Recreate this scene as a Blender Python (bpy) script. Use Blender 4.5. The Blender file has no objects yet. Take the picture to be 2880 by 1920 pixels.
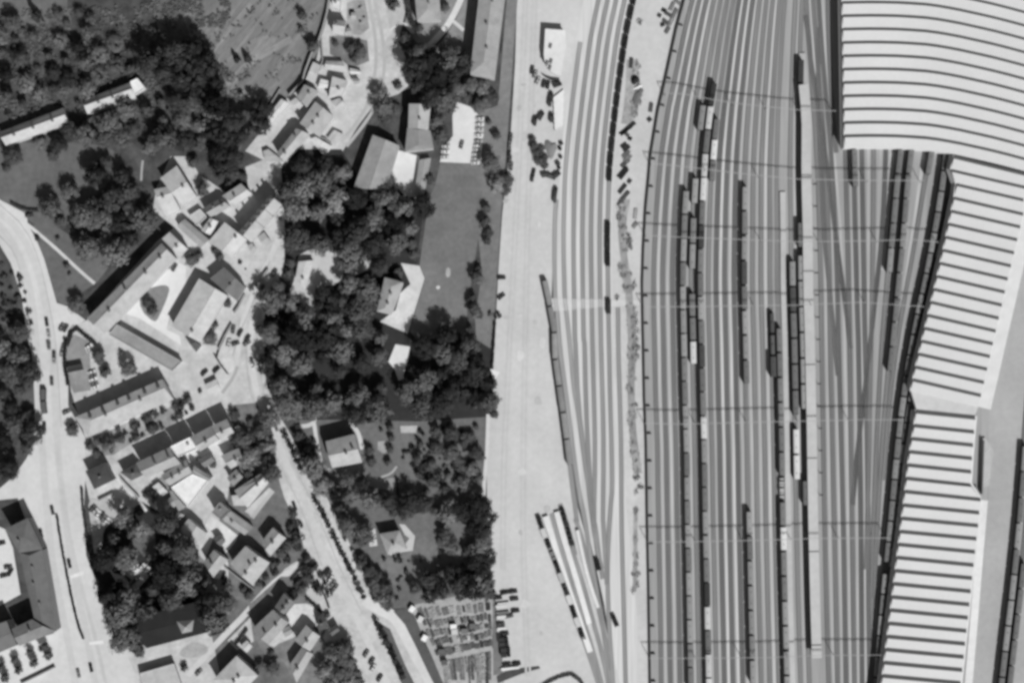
import bpy, math, random
from mathutils import Vector, Matrix
from mathutils.geometry import tessellate_polygon
random.seed(7)
SC = bpy.context.scene
COL = SC.collection
H = 900.0          # flying height in metres
S = 0.18           # metres on the ground per map unit
K = 1.27           # sunlit tone of a perfectly white level surface
SUNX, SUNY = 0.48, -0.88

# ---------------------------------------------------------------- survey frames: map units (2880 x 1920)
T_ = 500 / 1568.0
Z_ = 300 / 1568.0
FR = {'S': (0, 0, 1), 'D': (0, 0, 2880 / 2352.0),
      'z1': (400, 420, Z_), 'z2': (700, 220, Z_), 'z3': (880, 0, Z_), 'z4': (540, 520, Z_),
      'z5': (240, 1150, Z_), 'z6': (480, 1150, Z_), 'z7': (480, 1400, Z_), 'z8': (660, 1600, Z_)}
for c_, ox in enumerate((0, 480, 960, 1440, 1920, 2380)):
    for r_, oy in enumerate((0, 480, 960, 1420)):
        FR['A%d%d' % (c_, r_)] = (ox, oy, T_)

def P(fr, s):
    ox, oy, k = FR[fr]
    out = []
    for t in s.split():
        a, b = t.split(',')
        out.append((ox + float(a) * k, oy + float(b) * k))
    return out

def gx(p, h=0.0, z=None):
    f = (H - h) / H
    return Vector(((p[0] - 1440) * S * f, (960 - p[1]) * S * f, h if z is None else z))

def lin(v):
    c = v / 255.0
    return c / 12.92 if c <= 0.04045 else ((c + 0.055) / 1.055) ** 2.4

# ---------------------------------------------------------------- materials
MATS = {}
def M(tone, kind='plain', amt=None):
    tone = int(tone)
    key = (tone, kind, amt)
    if key in MATS:
        return MATS[key]
    a = min(0.85, lin(tone) / K)
    m = bpy.data.materials.new('%s_tone_%d' % (kind, tone))
    m.use_nodes = True
    nt = m.node_tree
    b = nt.nodes['Principled BSDF']
    b.inputs['Roughness'].default_value = 0.92
    b.inputs['Specular IOR Level'].default_value = 0.12
    spec = {'plain': ((0.25, 0.10), (2.2, 0.06)), 'concrete': ((0.035, 0.13), (0.35, 0.09), (0.012, 0.08), (1.1, 0.05)), 'yard': ((0.03, 0.2), (0.12, 0.3), (0.5, 0.2)),
            'grass': ((0.05, 0.22), (0.35, 0.25), (1.6, 0.22)), 'scrub': ((0.035, 0.5), (0.13, 0.95), (0.8, 0.4)),
            'meadow': ((0.03, 0.3), (0.15, 0.5), (0.9, 0.35)),
            'ballast': ((0.03, 0.14), (0.3, 0.10), (2.5, 0.12)), 'roof': ((0.3, 0.2), (1.5, 0.16), (0.08, 0.14)),
            'dirt': ((0.06, 0.2), (0.4, 0.25), (1.5, 0.12)), 'leaf': ((0.45, 0.55), (0.09, 0.45)),
            'field': ((0.022, 0.22), (0.1, 0.26), (0.5, 0.2)), 'glass': (), 'metal': ((0.4, 0.1),), 'shed': ((0.05, 0.05), (0.6, 0.04), (0.012, 0.04)), 'track': ((0.9, 0.16), (0.25, 0.2), (0.06, 0.16)), 'gardens': ((0.06, 0.5), (0.25, 0.5), (1.2, 0.25))}[kind]
    geo = nt.nodes.new('ShaderNodeNewGeometry')
    val = None
    for i, (sc, am) in enumerate(spec):
        n = nt.nodes.new('ShaderNodeTexNoise')
        n.inputs['Scale'].default_value = sc
        n.inputs['Detail'].default_value = 7.0 if kind in ('scrub', 'meadow', 'gardens', 'grass', 'yard', 'field') else 3.0
        if kind in ('scrub', 'meadow', 'gardens', 'yard'): n.inputs['Roughness'].default_value = 0.65
        vec = geo.outputs['Position']
        if kind == 'meadow':
            mp = nt.nodes.new('ShaderNodeMapping')
            mp.vector_type = 'TEXTURE'
            mp.inputs['Rotation'].default_value = (0, 0, math.radians(52))
            mp.inputs['Scale'].default_value = (4.0, 0.8, 1)
            nt.links.new(vec, mp.inputs['Vector']); vec = mp.outputs['Vector']
        if kind == 'track':
            mp = nt.nodes.new('ShaderNodeMapping')
            mp.inputs['Scale'].default_value = (1, 0.035, 1)
            nt.links.new(vec, mp.inputs['Vector']); vec = mp.outputs['Vector']
        if kind == 'concrete' and i == 2:
            mp = nt.nodes.new('ShaderNodeMapping')
            mp.inputs['Scale'].default_value = (6, 0.7, 1)
            nt.links.new(vec, mp.inputs['Vector']); vec = mp.outputs['Vector']
        nt.links.new(vec, n.inputs['Vector'])
        mm = nt.nodes.new('ShaderNodeMath'); mm.operation = 'MULTIPLY_ADD'
        nt.links.new(n.outputs['Fac'], mm.inputs[0])
        mm.inputs[1].default_value = 2.6 * am
        mm.inputs[2].default_value = 1 - 1.3 * am
        if val is None:
            val = mm.outputs[0]
        else:
            m2 = nt.nodes.new('ShaderNodeMath'); m2.operation = 'MULTIPLY'
            nt.links.new(val, m2.inputs[0]); nt.links.new(mm.outputs[0], m2.inputs[1]); val = m2.outputs[0]
    if kind == 'leaf':
        oi = nt.nodes.new('ShaderNodeObjectInfo')
        mm = nt.nodes.new('ShaderNodeMath'); mm.operation = 'MULTIPLY_ADD'
        nt.links.new(oi.outputs['Random'], mm.inputs[0]); mm.inputs[1].default_value = 0.9; mm.inputs[2].default_value = 0.5
        m2 = nt.nodes.new('ShaderNodeMath'); m2.operation = 'MULTIPLY'
        nt.links.new(val, m2.inputs[0]); nt.links.new(mm.outputs[0], m2.inputs[1]); val = m2.outputs[0]
    if val is None:
        b.inputs['Base Color'].default_value = (a, a, a, 1)
        if kind == 'glass':
            b.inputs['Roughness'].default_value = 0.25
            b.inputs['Specular IOR Level'].default_value = 0.4
    else:
        m3 = nt.nodes.new('ShaderNodeMath'); m3.operation = 'MULTIPLY'; m3.use_clamp = True
        nt.links.new(val, m3.inputs[0]); m3.inputs[1].default_value = a
        cc = nt.nodes.new('ShaderNodeCombineColor')
        for k in range(3):
            nt.links.new(m3.outputs[0], cc.inputs[k])
        nt.links.new(cc.outputs[0], b.inputs['Base Color'])
    MATS[key] = m
    return m

# ---------------------------------------------------------------- objects
def mobj(name, verts, faces, mat, parent=None, smooth=False):
    me = bpy.data.meshes.new(name)
    me.from_pydata([tuple(v) for v in verts], [], faces)
    mats = mat if isinstance(mat, (list, tuple)) else [mat]
    for m in mats:
        me.materials.append(m)
    if smooth:
        me.polygons.foreach_set('use_smooth', [True] * len(faces))
    me.update()
    o = bpy.data.objects.new(name, me)
    COL.objects.link(o)
    if parent is not None:
        o.parent = parent
    return o

LABELS = {}
def tag(o, label, cat, group=None):
    o['label'] = label
    o['category'] = cat
    if group:
        o['group'] = group
    n = len(label.split())
    if not 4 <= n <= 16:
        print('LABEL LENGTH', n, label)
    if label in LABELS:
        print('LABEL TWICE', label)
    LABELS[label] = o.name
    return o

def thing(name, label, cat, loc=(0, 0, 0), rot=0.0, group=None):
    o = bpy.data.objects.new(name, None)
    o.empty_display_size = 0.5
    COL.objects.link(o)
    o.location = loc
    o.rotation_euler = (0, 0, rot)
    return tag(o, label, cat, group)

def dup(kids, root):
    for k in kids:
        c = k.copy(); COL.objects.link(c); c.parent = root
        for g in k.children:
            d = g.copy(); COL.objects.link(d); d.parent = c

ORD = ('first second third fourth fifth sixth seventh eighth ninth tenth eleventh twelfth thirteenth fourteenth fifteenth '
       'sixteenth seventeenth eighteenth nineteenth twentieth').split()
def nth(i):
    if i < 20:
        return ORD[i]
    n = i + 1
    return str(n) + ('th' if 10 <= n % 100 <= 20 else {1: 'st', 2: 'nd', 3: 'rd'}.get(n % 10, 'th'))

class MB:
    def __init__(s): s.v = []; s.f = []
    def add(s, vs, fs):
        n = len(s.v); s.v += [Vector(v) for v in vs]; s.f += [tuple(i + n for i in f) for f in fs]
    def box(s, x0, x1, y0, y1, z0, z1):
        s.add([(x0, y0, z0), (x1, y0, z0), (x1, y1, z0), (x0, y1, z0), (x0, y0, z1), (x1, y0, z1), (x1, y1, z1), (x0, y1, z1)],
              [(3, 2, 1, 0), (4, 5, 6, 7), (0, 1, 5, 4), (1, 2, 6, 5), (2, 3, 7, 6), (3, 0, 4, 7)])
    def obox(s, c, ax, ln, wd, z0, z1):
        ax = Vector((ax[0], ax[1], 0)).normalized(); n = Vector((-ax.y, ax.x, 0)); c = Vector((c[0], c[1], 0))
        q = [c - ax * ln / 2 - n * wd / 2, c + ax * ln / 2 - n * wd / 2, c + ax * ln / 2 + n * wd / 2, c - ax * ln / 2 + n * wd / 2]
        s.add([Vector((p.x, p.y, z0)) for p in q] + [Vector((p.x, p.y, z1)) for p in q],
              [(3, 2, 1, 0), (4, 5, 6, 7), (0, 1, 5, 4), (1, 2, 6, 5), (2, 3, 7, 6), (3, 0, 4, 7)])
    def prism(s, poly, z0, z1):
        n = len(poly)
        area = sum(poly[i][0] * poly[(i + 1) % n][1] - poly[(i + 1) % n][0] * poly[i][1] for i in range(n))
        if area < 0: poly = poly[::-1]
        vs = [Vector((p[0], p[1], z0)) for p in poly] + [Vector((p[0], p[1], z1)) for p in poly]
        fs = [(i, (i + 1) % n, n + (i + 1) % n, n + i) for i in range(n)]
        for t in tessellate_polygon([[Vector((p[0], p[1], 0)) for p in poly]]):
            fs.append(tuple(n + i for i in t)); 
        s.add(vs, fs)
    def cyl(s, c, ax, r, ln, n=10):
        ax = Vector(ax).normalized(); u = ax.orthogonal().normalized(); w = ax.cross(u); c = Vector(c)
        vs = []
        for e in (-0.5, 0.5):
            for k in range(n):
                a = 2 * math.pi * k / n
                vs.append(c + ax * ln * e + u * r * math.cos(a) + w * r * math.sin(a))
        s.add(vs, [(k, (k + 1) % n, n + (k + 1) % n, n + k) for k in range(n)] + [tuple(range(n - 1, -1, -1)), tuple(range(n, 2 * n))])
    def ob(s, name, mat, parent=None, smooth=False):
        return mobj(name, s.v, s.f, mat, parent, smooth)

def smooth(pts, it=2, closed=False):
    for _ in range(it):
        out = [] if closed else [pts[0]]
        n = len(pts)
        for i in range(n if closed else n - 1):
            a, b = pts[i], pts[(i + 1) % n]
            out.append((a[0] * .75 + b[0] * .25, a[1] * .75 + b[1] * .25))
            out.append((a[0] * .25 + b[0] * .75, a[1] * .25 + b[1] * .75))
        if not closed: out.append(pts[-1])
        pts = out
    return pts

def resample(pts, step):
    """even points (Vectors) along a polyline of Vectors, with tangents"""
    out = []; d = 0.0; nxt = 0.0
    for i in range(len(pts) - 1):
        a, b = pts[i], pts[i + 1]; L = (b - a).length
        if L < 1e-6: continue
        while nxt <= d + L + 1e-6:
            out.append((a + (b - a) * ((nxt - d) / L), (b - a) / L)); nxt += step
        d += L
    return out

def plen(pts): return sum((pts[i + 1] - pts[i]).length for i in range(len(pts) - 1))

def ribbon(mb, pts, w, z, off=0.0):
    """flat strip along Vectors"""
    n = len(pts); vs = []
    for i, p in enumerate(pts):
        t = (pts[min(i + 1, n - 1)] - pts[max(i - 1, 0)]); t.z = 0; t.normalize()
        nn = Vector((-t.y, t.x, 0))
        a = p + nn * (off + w / 2); b = p + nn * (off - w / 2)
        vs += [Vector((a.x, a.y, z)), Vector((b.x, b.y, z))]
    mb.add(vs, [(2 * i + 1, 2 * i + 3, 2 * i + 2, 2 * i) for i in range(n - 1)])

def strip3(mb, pts, w, z0, z1, off=0.0):
    """closed bar along Vectors"""
    n = len(pts); vs = []
    for i, p in enumerate(pts):
        t = (pts[min(i + 1, n - 1)] - pts[max(i - 1, 0)]); t.z = 0; t.normalize()
        nn = Vector((-t.y, t.x, 0)); a = p + nn * (off + w / 2); b = p + nn * (off - w / 2)
        vs += [Vector((a.x, a.y, z0)), Vector((b.x, b.y, z0)), Vector((b.x, b.y, z1)), Vector((a.x, a.y, z1))]
    fs = []
    for i in range(n - 1):
        k = 4 * i
        fs += [(k + 3, k + 2, k + 6, k + 7), (k + 2, k + 1, k + 5, k + 6), (k + 0, k + 3, k + 7, k + 4)]
    fs += [(0, 1, 2, 3), (4 * n - 1, 4 * n - 2, 4 * n - 3, 4 * n - 4)]
    mb.add(vs, fs)

# ---------------------------------------------------------------- world, sun, camera
def setup(sun_e=4.6, sky=0.05, expo=0.0):
    w = bpy.data.worlds.new('World'); SC.world = w; w.use_nodes = True
    nt = w.node_tree; nt.nodes.clear()
    sk = nt.nodes.new('ShaderNodeTexSky'); sk.sky_type = 'NISHITA'; sk.sun_disc = False
    sk.sun_elevation = math.radians(45); sk.sun_rotation = math.atan2(SUNX, SUNY)
    bw = nt.nodes.new('ShaderNodeRGBToBW'); bg = nt.nodes.new('ShaderNodeBackground'); ou = nt.nodes.new('ShaderNodeOutputWorld')
    nt.links.new(sk.outputs[0], bw.inputs[0]); nt.links.new(bw.outputs[0], bg.inputs[0]); nt.links.new(bg.outputs[0], ou.inputs[0])
    bg.inputs[1].default_value = sky
    l = bpy.data.lights.new('sun', 'SUN'); l.energy = sun_e; l.angle = math.radians(0.5)
    o = bpy.data.objects.new('sun', l); COL.objects.link(o)
    o.rotation_euler = Vector((-SUNX, -SUNY, -1)).to_track_quat('-Z', 'Y').to_euler()
    o.location = (SUNX * 500, SUNY * 500, 500)
    cam = bpy.data.cameras.new('camera'); co = bpy.data.objects.new('camera', cam); COL.objects.link(co)
    co.location = (0, 0, H); co.rotation_euler = (0, 0, 0)
    cam.sensor_width = 36; cam.lens = 36 * H / (2880 * S); cam.clip_start = 10; cam.clip_end = 6000
    SC.camera = co
    SC.view_settings.view_transform = 'Standard'; SC.view_settings.look = 'None'
    SC.view_settings.gamma = 1; SC.view_settings.exposure = expo
    SC.cycles.pixel_filter_type = 'BLACKMAN_HARRIS'; SC.cycles.filter_width = 3.3
    SC.cycles.max_bounces = 5; SC.cycles.diffuse_bounces = 3
# ---------------------------------------------------------------- ground, roads, lawns (the setting)
_lay = [0]
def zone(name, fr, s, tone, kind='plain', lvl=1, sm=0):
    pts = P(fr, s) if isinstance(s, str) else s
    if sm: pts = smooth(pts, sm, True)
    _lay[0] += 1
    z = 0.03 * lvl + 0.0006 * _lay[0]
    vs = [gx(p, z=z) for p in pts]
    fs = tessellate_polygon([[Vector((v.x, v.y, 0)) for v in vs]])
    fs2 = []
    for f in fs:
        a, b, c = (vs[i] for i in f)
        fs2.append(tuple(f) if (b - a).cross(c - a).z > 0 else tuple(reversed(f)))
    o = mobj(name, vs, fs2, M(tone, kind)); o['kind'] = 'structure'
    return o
def lane(name, fr, s, w, tone, kind='concrete', lvl=4, sm=2):
    pts = P(fr, s) if isinstance(s, str) else s
    if sm: pts = smooth(pts, sm)
    _lay[0] += 1
    z = 0.03 * lvl + 0.0006 * _lay[0]
    mb = MB(); ribbon(mb, [gx(p, z=z) for p in pts], w * S, z)
    o = mb.ob(name, M(tone, kind)); o['kind'] = 'structure'
    return o

def ground():
    mb = MB(); n = 24; E = 3200
    o = mobj('ground', [(-E, -E, 0), (E, -E, 0), (E, E, 0), (-E, E, 0)], [(0, 1, 2, 3)], M(80, 'scrub')); o['kind'] = 'structure'
    # north-west hillside
    zone('meadow', 'S', '500,-60 940,-60 915,80 885,170 800,285 740,345 690,385 655,330 640,270 600,190 560,135 505,110 470,60', 124, 'meadow', 1, 1)
    zone('meadow', 'S', '420,-60 520,-60 520,100 600,180 640,300 700,390 620,330 560,230 500,150 440,90', 98, 'meadow', 1, 1)
    zone('meadow', 'A00', '-60,-60 600,-60 590,80 640,180 610,270 520,260 500,170 440,200 380,230 330,260 250,250 200,230 120,290 60,260 20,220 -60,190', 106, 'grass', 1, 1)
    zone('lawn', 'S', '-20,420 60,395 150,420 210,395 330,420 345,470 260,560 250,600 175,640 105,640 60,600 -20,560', 104, 'grass', 1, 1)
    zone('lawn', 'A01', '250,500 330,640 420,880 490,1120 520,1180 590,1185 660,1110 850,990 1000,800 900,700 600,560 420,440', 107, 'grass', 2)
    zone('lawn', 'A10', '20,1040 330,1120 560,1060 640,1250 600,1360 380,1320 240,1270 20,1330', 92, 'scrub', 1, 1)
    lane('footpath', 'A01', '235,470 330,545 500,690 700,880 835,995', 9, 205, 'concrete', 4)
    lane('footpath', 'A11', '-260,90 -255,-20 -245,-90', 6, 170, 'concrete', 2)
    # rail land
    zone('railway_ground', 'S', '1600,-80 1560,200 1530,500 1555,780 1570,1000 1640,1400 1760,2000 2960,2000 2960,-80', 161, 'track', 1)
    zone('west_yard_ballast', 'S', '1640,-80 1600,150 1570,400 1555,640 1556,790 1575,1000 1625,1360 1700,1700 1745,2000 1834,2000 1829,1920 1821,1460 1812,1120 1808,960 1806,800 1810,700 1816,592 1829,446 1851,312 1870,233 1902,86 1940,-80', 205, 'track', 2)
    zone('goods_yard_pavement', 'S', '1456,-80 1449,180 1432,450 1413,600 1402,760 1392,960 1375,1150 1368,1300 1372,1500 1388,1680 1396,1690 1400,1890 1410,1930 1412,2000 1765,2000 1712,1800 1640,1480 1606,1360 1575,1140 1548,920 1556,700 1580,420 1605,200 1655,-80', 200, 'concrete', 3)
    zone('cinder_strip', 'S', '1775,-80 1765,120 1740,330 1725,520 1722,760 1725,1000 1745,1200 1760,1400 1790,1700 1800,2000 1828,2000 1825,1700 1819,1460 1810,1120 1806,960 1805,800 1808,700 1814,592 1827,446 1849,312 1868,233 1899,86 1935,-80', 199, 'concrete', 3)
    zone('platform_road', 'S', '2960,420 2880,560 2850,750 2815,960 2780,1150 2780,1400 2768,1560 2725,1990 2960,1990', 172, 'concrete', 3)
    zone('level_crossing', 'A31', '310,1125 800,1135 1150,1140 1150,1180 800,1200 310,1245', 210, 'concrete', 6)
    # verges, playing field and gardens
    zone('grass_verge', 'A20', '1465,-60 1560,-60 1530,300 1500,740 1465,1200 1440,1520 1415,1568 1220,1568 1225,1420 1260,1030 1200,1000 1380,930 1400,700', 128, 'grass', 3)
    zone('grass_verge', 'A21', '1170,0 1260,-60 1400,-60 1420,240 1395,600 1370,1000 1345,1400 1330,1700 1200,1700 1180,1300 1240,900 1200,500', 122, 'grass', 2)
    zone('playing_field', 'A21', '870,-70 1210,-70 1250,100 1225,500 1160,900 1110,1200 1100,1568 720,1560 595,1430 740,950 690,830 770,250 830,120', 117, 'field', 3)
    zone('garden_lawn', 'S', '1180,1180 1375,1160 1366,1300 1370,1480 1392,1690 1180,1705 1075,1712 1020,1600 930,1440 870,1270 830,1150 1000,1150', 110, 'grass', 2)
    zone('garden_lawn', 'A23', '320,480 600,440 700,260 820,320 1060,340 1090,520 1010,600 560,640 470,720 400,690', 118, 'grass', 3, 1)
    zone('garden_lawn', 'A22', '490,800 810,760 830,1050 790,1250 720,1400 500,1340 480,1100', 110, 'grass', 3)
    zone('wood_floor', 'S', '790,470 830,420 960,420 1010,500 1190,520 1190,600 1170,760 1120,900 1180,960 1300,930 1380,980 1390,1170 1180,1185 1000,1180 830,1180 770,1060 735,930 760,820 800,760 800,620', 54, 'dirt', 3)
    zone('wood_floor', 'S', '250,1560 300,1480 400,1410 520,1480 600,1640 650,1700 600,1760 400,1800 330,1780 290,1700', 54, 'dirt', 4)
    # the village: pale yards and lanes
    zone('village_ground', 'S', '925,-80 1165,-80 1120,120 1150,180 1165,230 1120,265 1060,285 1010,350 955,440 850,475 800,520 812,650 795,760 760,860 742,960 748,1080 782,1160 850,1280 920,1400 990,1540 1050,1650 1100,1720 1180,1850 1250,2000 60,2000 150,1830 300,1700 290,1560 262,1450 235,1330 240,1230 200,1100 188,1000 200,920 245,900 340,790 440,680 490,640 430,590 440,530 480,440 530,440 560,490 640,545 700,540 690,470 740,450 690,425 750,350 800,280 860,240 890,170 912,60', 194, 'yard', 2)
    zone('avenue', 'S', '-60,520 0,562 75,602 78,630 105,680 125,730 145,800 160,852 190,862 240,900 190,930 187,1000 192,1060 192,1140 240,1230 240,1340 236,1440 242,1560 272,1640 312,1730 340,1800 375,1880 430,2000 40,2000 150,1830 152,1780 118,1560 80,1480 50,1400 0,1405 -60,1420 -60,1385 0,1372 40,1338 75,1288 96,1240 100,1160 91,1000 80,960 60,830 30,740 0,690 -60,640', 207, 'concrete', 3)
    lane('carriageway', 'S', '-60,590 0,632 45,695 78,780 96,880 104,1000 110,1150 118,1240 128,1400 150,1600 182,1750 220,1960', 19, 198)
    lane('carriageway', 'S', '-60,552 0,596 60,655 100,740 126,840 143,940 152,1050 158,1200 170,1350 190,1500 215,1650 247,1800 280,1990', 19, 199)
    lane('carriageway', 'S', '160,1240 168,1330 178,1400 200,1530 232,1660 268,1790 300,1930', 10, 196)
    zone('zebra_crossing', 'A03', '615,620 735,575 740,610 620,650', 226, 'plain', 5)
    zone('zebra_crossing', 'A03', '785,1205 910,1185 915,1220 790,1230', 226, 'plain', 5)
    for s in ('1030,-60 1038,10 1052,76 1060,153 1054,220 1036,293 1005,345 960,398', '1048,-60 1054,0 1071,76 1083,153 1079,226 1056,300 1025,350 975,412'):
        lane('street_lane', 'S', s, 9, 180)
    lane('street', 'S', '795,640 775,690 735,780 690,880 672,960 665,1020 655,1060', 16, 203)
    lane('street', 'S', '712,900 703,960 716,1088 745,1164 780,1231 815,1327 850,1390 879,1460 891,1516 942,1611 1000,1730 1080,1900 1120,1990', 18, 202)
    lane('street', 'S', '668,1030 655,1065 625,1105', 9, 172)
    lane('street', 'A12', '-60,1470 40,1470', 4, 200, 'concrete', 3)
    lane('side_street', 'A13', '1190,460 1080,570 960,640 800,790 660,960 520,1100 300,1330 150,1500', 17, 205, 'concrete', 4, 1)
    lane('alley', 'z6', '1190,1590 1330,1400 1500,1190', 15, 180, 'concrete', 4, 1)
    lane('alley', 'z5', '330,790 430,950 520,1090 640,1240 800,1350 900,1500', 8, 215, 'concrete', 4, 1)
    lane('side_road', 'A23', '200,830 330,920 440,960 510,1040 570,1150 640,1290 760,1500 820,1620', 31, 212, 'concrete', 4)
    zone('grass_verge', 'A23', '460,935 590,895 650,980 730,1180 745,1270 800,1330 900,1568 930,1640 850,1640 760,1460 660,1250 560,1050', 92, 'grass', 4)
    zone('grass_verge', 'A23', '290,1010 370,1055 430,1090 560,1400 680,1640 560,1640 440,1350 350,1140', 96, 'grass', 5)
    zone('allotment_ground', 'A23', '590,900 670,870 1060,790 1340,830 1330,1250 1420,1400 1440,1640 930,1640 800,1330 730,1180', 170, 'yard', 3)
    zone('grass_verge', 'A23', '1335,830 1350,830 1375,1200 1420,1300 1425,1480 1340,1500', 120, 'grass', 4)
    zone('grass_bank', 'S', '1396,1900 1420,1886 1470,1876 1515,1871 1520,1878 1470,1892 1425,1910 1400,1920', 78, 'grass', 5)
    # yards and courts
    zone('courtyard', 'A01', '1040,1270 1250,1040 1568,810 1640,840 1640,1000 1500,1250 1470,1400 1580,1450 1600,1540 1230,1300 1070,1250', 222, 'concrete', 3)
    zone('grass_plot', 'A01', '1225,1070 1400,1010 1480,1010 1500,1060 1400,1300 1360,1340 1240,1230', 132, 'grass', 4, 1)
    zone('courtyard', 'A20', '500,1325 690,1380 650,1740 560,1725 480,1640 400,1580', 214, 'concrete', 4)
    zone('car_park', 'A20', '1020,900 1140,945 1205,1010 1260,1030 1230,1445 870,1430 900,1300 985,1200 980,1020', 217, 'concrete', 4)
    zone('terrace', 'A21', '525,815 690,840 735,950 585,1435 340,1330 480,1230 520,1080 610,1000', 204, 'yard', 4)
    zone('clearing', 'A11', '1110,760 1230,690 1380,690 1500,720 1560,830 1480,1010 1340,1010 1320,1200 1300,1370 1230,1290 1190,1180 1080,1150 1040,1090 1100,940', 192, 'concrete', 4, 1)
    zone('clearing', 'A21', '110,930 225,880 260,800 250,700 190,780 100,820 20,770 -20,850 150,1000 185,1060', 190, 'concrete', 4)
    lane('garden_path', 'A12', '1100,755 1260,735 1275,650', 12, 200, 'concrete', 4)
    lane('garden_path', 'A12', '1265,720 1290,890 1320,1050 1360,1120 1430,1145', 11, 206, 'concrete', 4)
    lane('garden_path', 'A22', '70,720 150,790 185,950', 12, 205, 'concrete', 4)
    lane('garden_path', 'A23', '0,220 90,245 180,265 230,230', 10, 200, 'concrete', 4)
    lane('garden_path', 'A23', '265,210 285,360', 22, 205, 'concrete', 4, 0)
    zone('terrace', 'A23', '510,165 560,170 650,270 630,400 540,410 430,440 420,420 560,350 600,290 560,260', 196, 'concrete', 4)
    zone('allotment_ground', 'A22', '520,745 670,740 660,805 525,805', 180, 'dirt', 4)
    zone('terrace', 'A22', '320,880 420,870 420,970 370,990 320,950', 165, 'dirt', 4)
    lane('garden_path', 'A22', '350,1195 440,1165 490,1100', 6, 175, 'concrete', 4)
    zone('terrace', 'A22', '215,1210 310,1210 480,1200 490,1310 350,1300 220,1270', 150, 'dirt', 3)
    lane('field_path', 'A22', '1295,640 1285,960 1265,1180 1250,1420', 10, 212, 'concrete', 4, 0)
    zone('yard_edge', 'A22', '1310,240 1400,270 1360,330', 225, 'concrete', 4)
    lane('park_path', 'A20', '745,440 830,350 930,240 1010,100 1070,-40', 17, 213, 'concrete', 4)
    lane('park_path', 'A20', '990,190 1080,270', 10, 205, 'concrete', 4, 0)
    lane('park_path', 'A20', '420,270 540,190 640,300', 9, 212, 'concrete', 4, 1)
    zone('lawn', 'A20', '560,200 640,-60 1060,-60 960,150 830,320 740,420 660,380', 142, 'grass', 3)
    zone('lawn', 'A20', '1010,170 1110,-60 1200,-60 1150,600 1060,500 1000,410 860,410', 138, 'grass', 3)
    zone('lawn', 'A20', '375,-60 560,-60 545,170 425,260', 187, 'grass', 4)
    zone('lawn', 'A02', '590,-40 660,-60 790,0 800,250 800,430 650,455 600,330', 142, 'grass', 4)
    zone('flower_bed', 'A13', '70,1290 190,1205 330,1240 330,1300 220,1345 100,1340', 168, 'grass', 4, 1)
    zone('lawn', 'A03', '1150,320 1220,260 1330,180 1370,240 1380,470 1320,500 1250,430', 105, 'grass', 5)
    zone('courtyard', 'A03', '960,560 1040,700 1200,755 1340,600 1300,520 1180,520 1080,620 1010,600', 214, 'concrete', 5)
    zone('terrace', 'A03', '800,-60 1060,-60 1060,40 940,170 910,250 900,420 830,420 780,0', 182, 'dirt', 4)
    zone('lawn', 'A12', '550,60 560,250 500,290 420,160', 205, 'grass', 4)
    zone('gardens', 'S', '640,1150 720,1160 770,1300 800,1400 840,1480 860,1560 800,1600 700,1740 640,1800 720,1880 900,1800 960,1990 900,1990 620,1900 560,1620 640,1400 660,1280', 112, 'gardens', 3)
    zone('gardens', 'S', '400,1375 470,1330 500,1420 545,1490 560,1560 640,1640 600,1700 540,1640 470,1470', 140, 'gardens', 3)
    zone('gardens', 'S', '700,1700 790,1620 850,1620 880,1740 930,1830 980,1990 860,1990 800,1860 720,1850', 122, 'gardens', 4)
    zone('gardens', 'S', '640,1840 720,1800 760,1860 790,1990 700,1990', 110, 'gardens', 4)
    zone('gardens', 'A12', '560,560 760,540 860,760 930,900 930,1180 880,1250 760,1150 640,1000 540,800', 118, 'gardens', 4)
    zone('gardens', 'z3', '240,540 440,520 620,560 800,600 830,900 560,1010 440,900 250,800', 122, 'gardens', 4)
    zone('gardens', 'z3', '500,60 620,0 760,0 800,200 830,420 700,520 500,500', 160, 'gardens', 4)
    zone('gardens', 'A02', '780,840 960,790 1250,660 1400,620 1560,560 1560,720 1160,900 1000,1000 820,1010', 150, 'gardens', 4)
    zone('office_yard', 'S', '-40,1465 14,1487 36,1538 58,1670 0,1702 -40,1715', 214, 'concrete', 3)
    zone('office_yard', 'S', '-40,1830 50,1812 165,1775 160,1840 60,2010 -40,2010', 212, 'concrete', 3)
    zone('bare_patch', 'A21', '925,860 960,850 965,930 935,945 920,915', 172, 'dirt', 4, 1)
    zone('bare_patch', 'A21', '835,1020 860,1010 875,1030 858,1048 838,1042', 196, 'dirt', 4, 1)
    zone('bare_patch', 'S', '690,120 750,95 785,110 740,150 700,165', 140, 'meadow', 2, 1)
    for x, t, w in ((2028, 203, 7), (2054, 200, 7), (2153, 192, 8), (1908, 192, 7), (1881, 190, 6), (1855, 188, 7), (2003, 172, 8), (2079, 184, 5), (2105, 180, 6), (2129, 178, 5), (1935, 176, 5), (1959, 172, 5), (1984, 176, 5), (2178, 176, 5), (2237, 176, 5)):
        u = (x - 1812.5) / (2257 - 1812.5)
        lane('cinder_path', 'S', [(interp(WALL, y) + (interp(PLAT, y) - interp(WALL, y)) * u, y) for y in YS], w, t, 'track', 3, 0)
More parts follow.
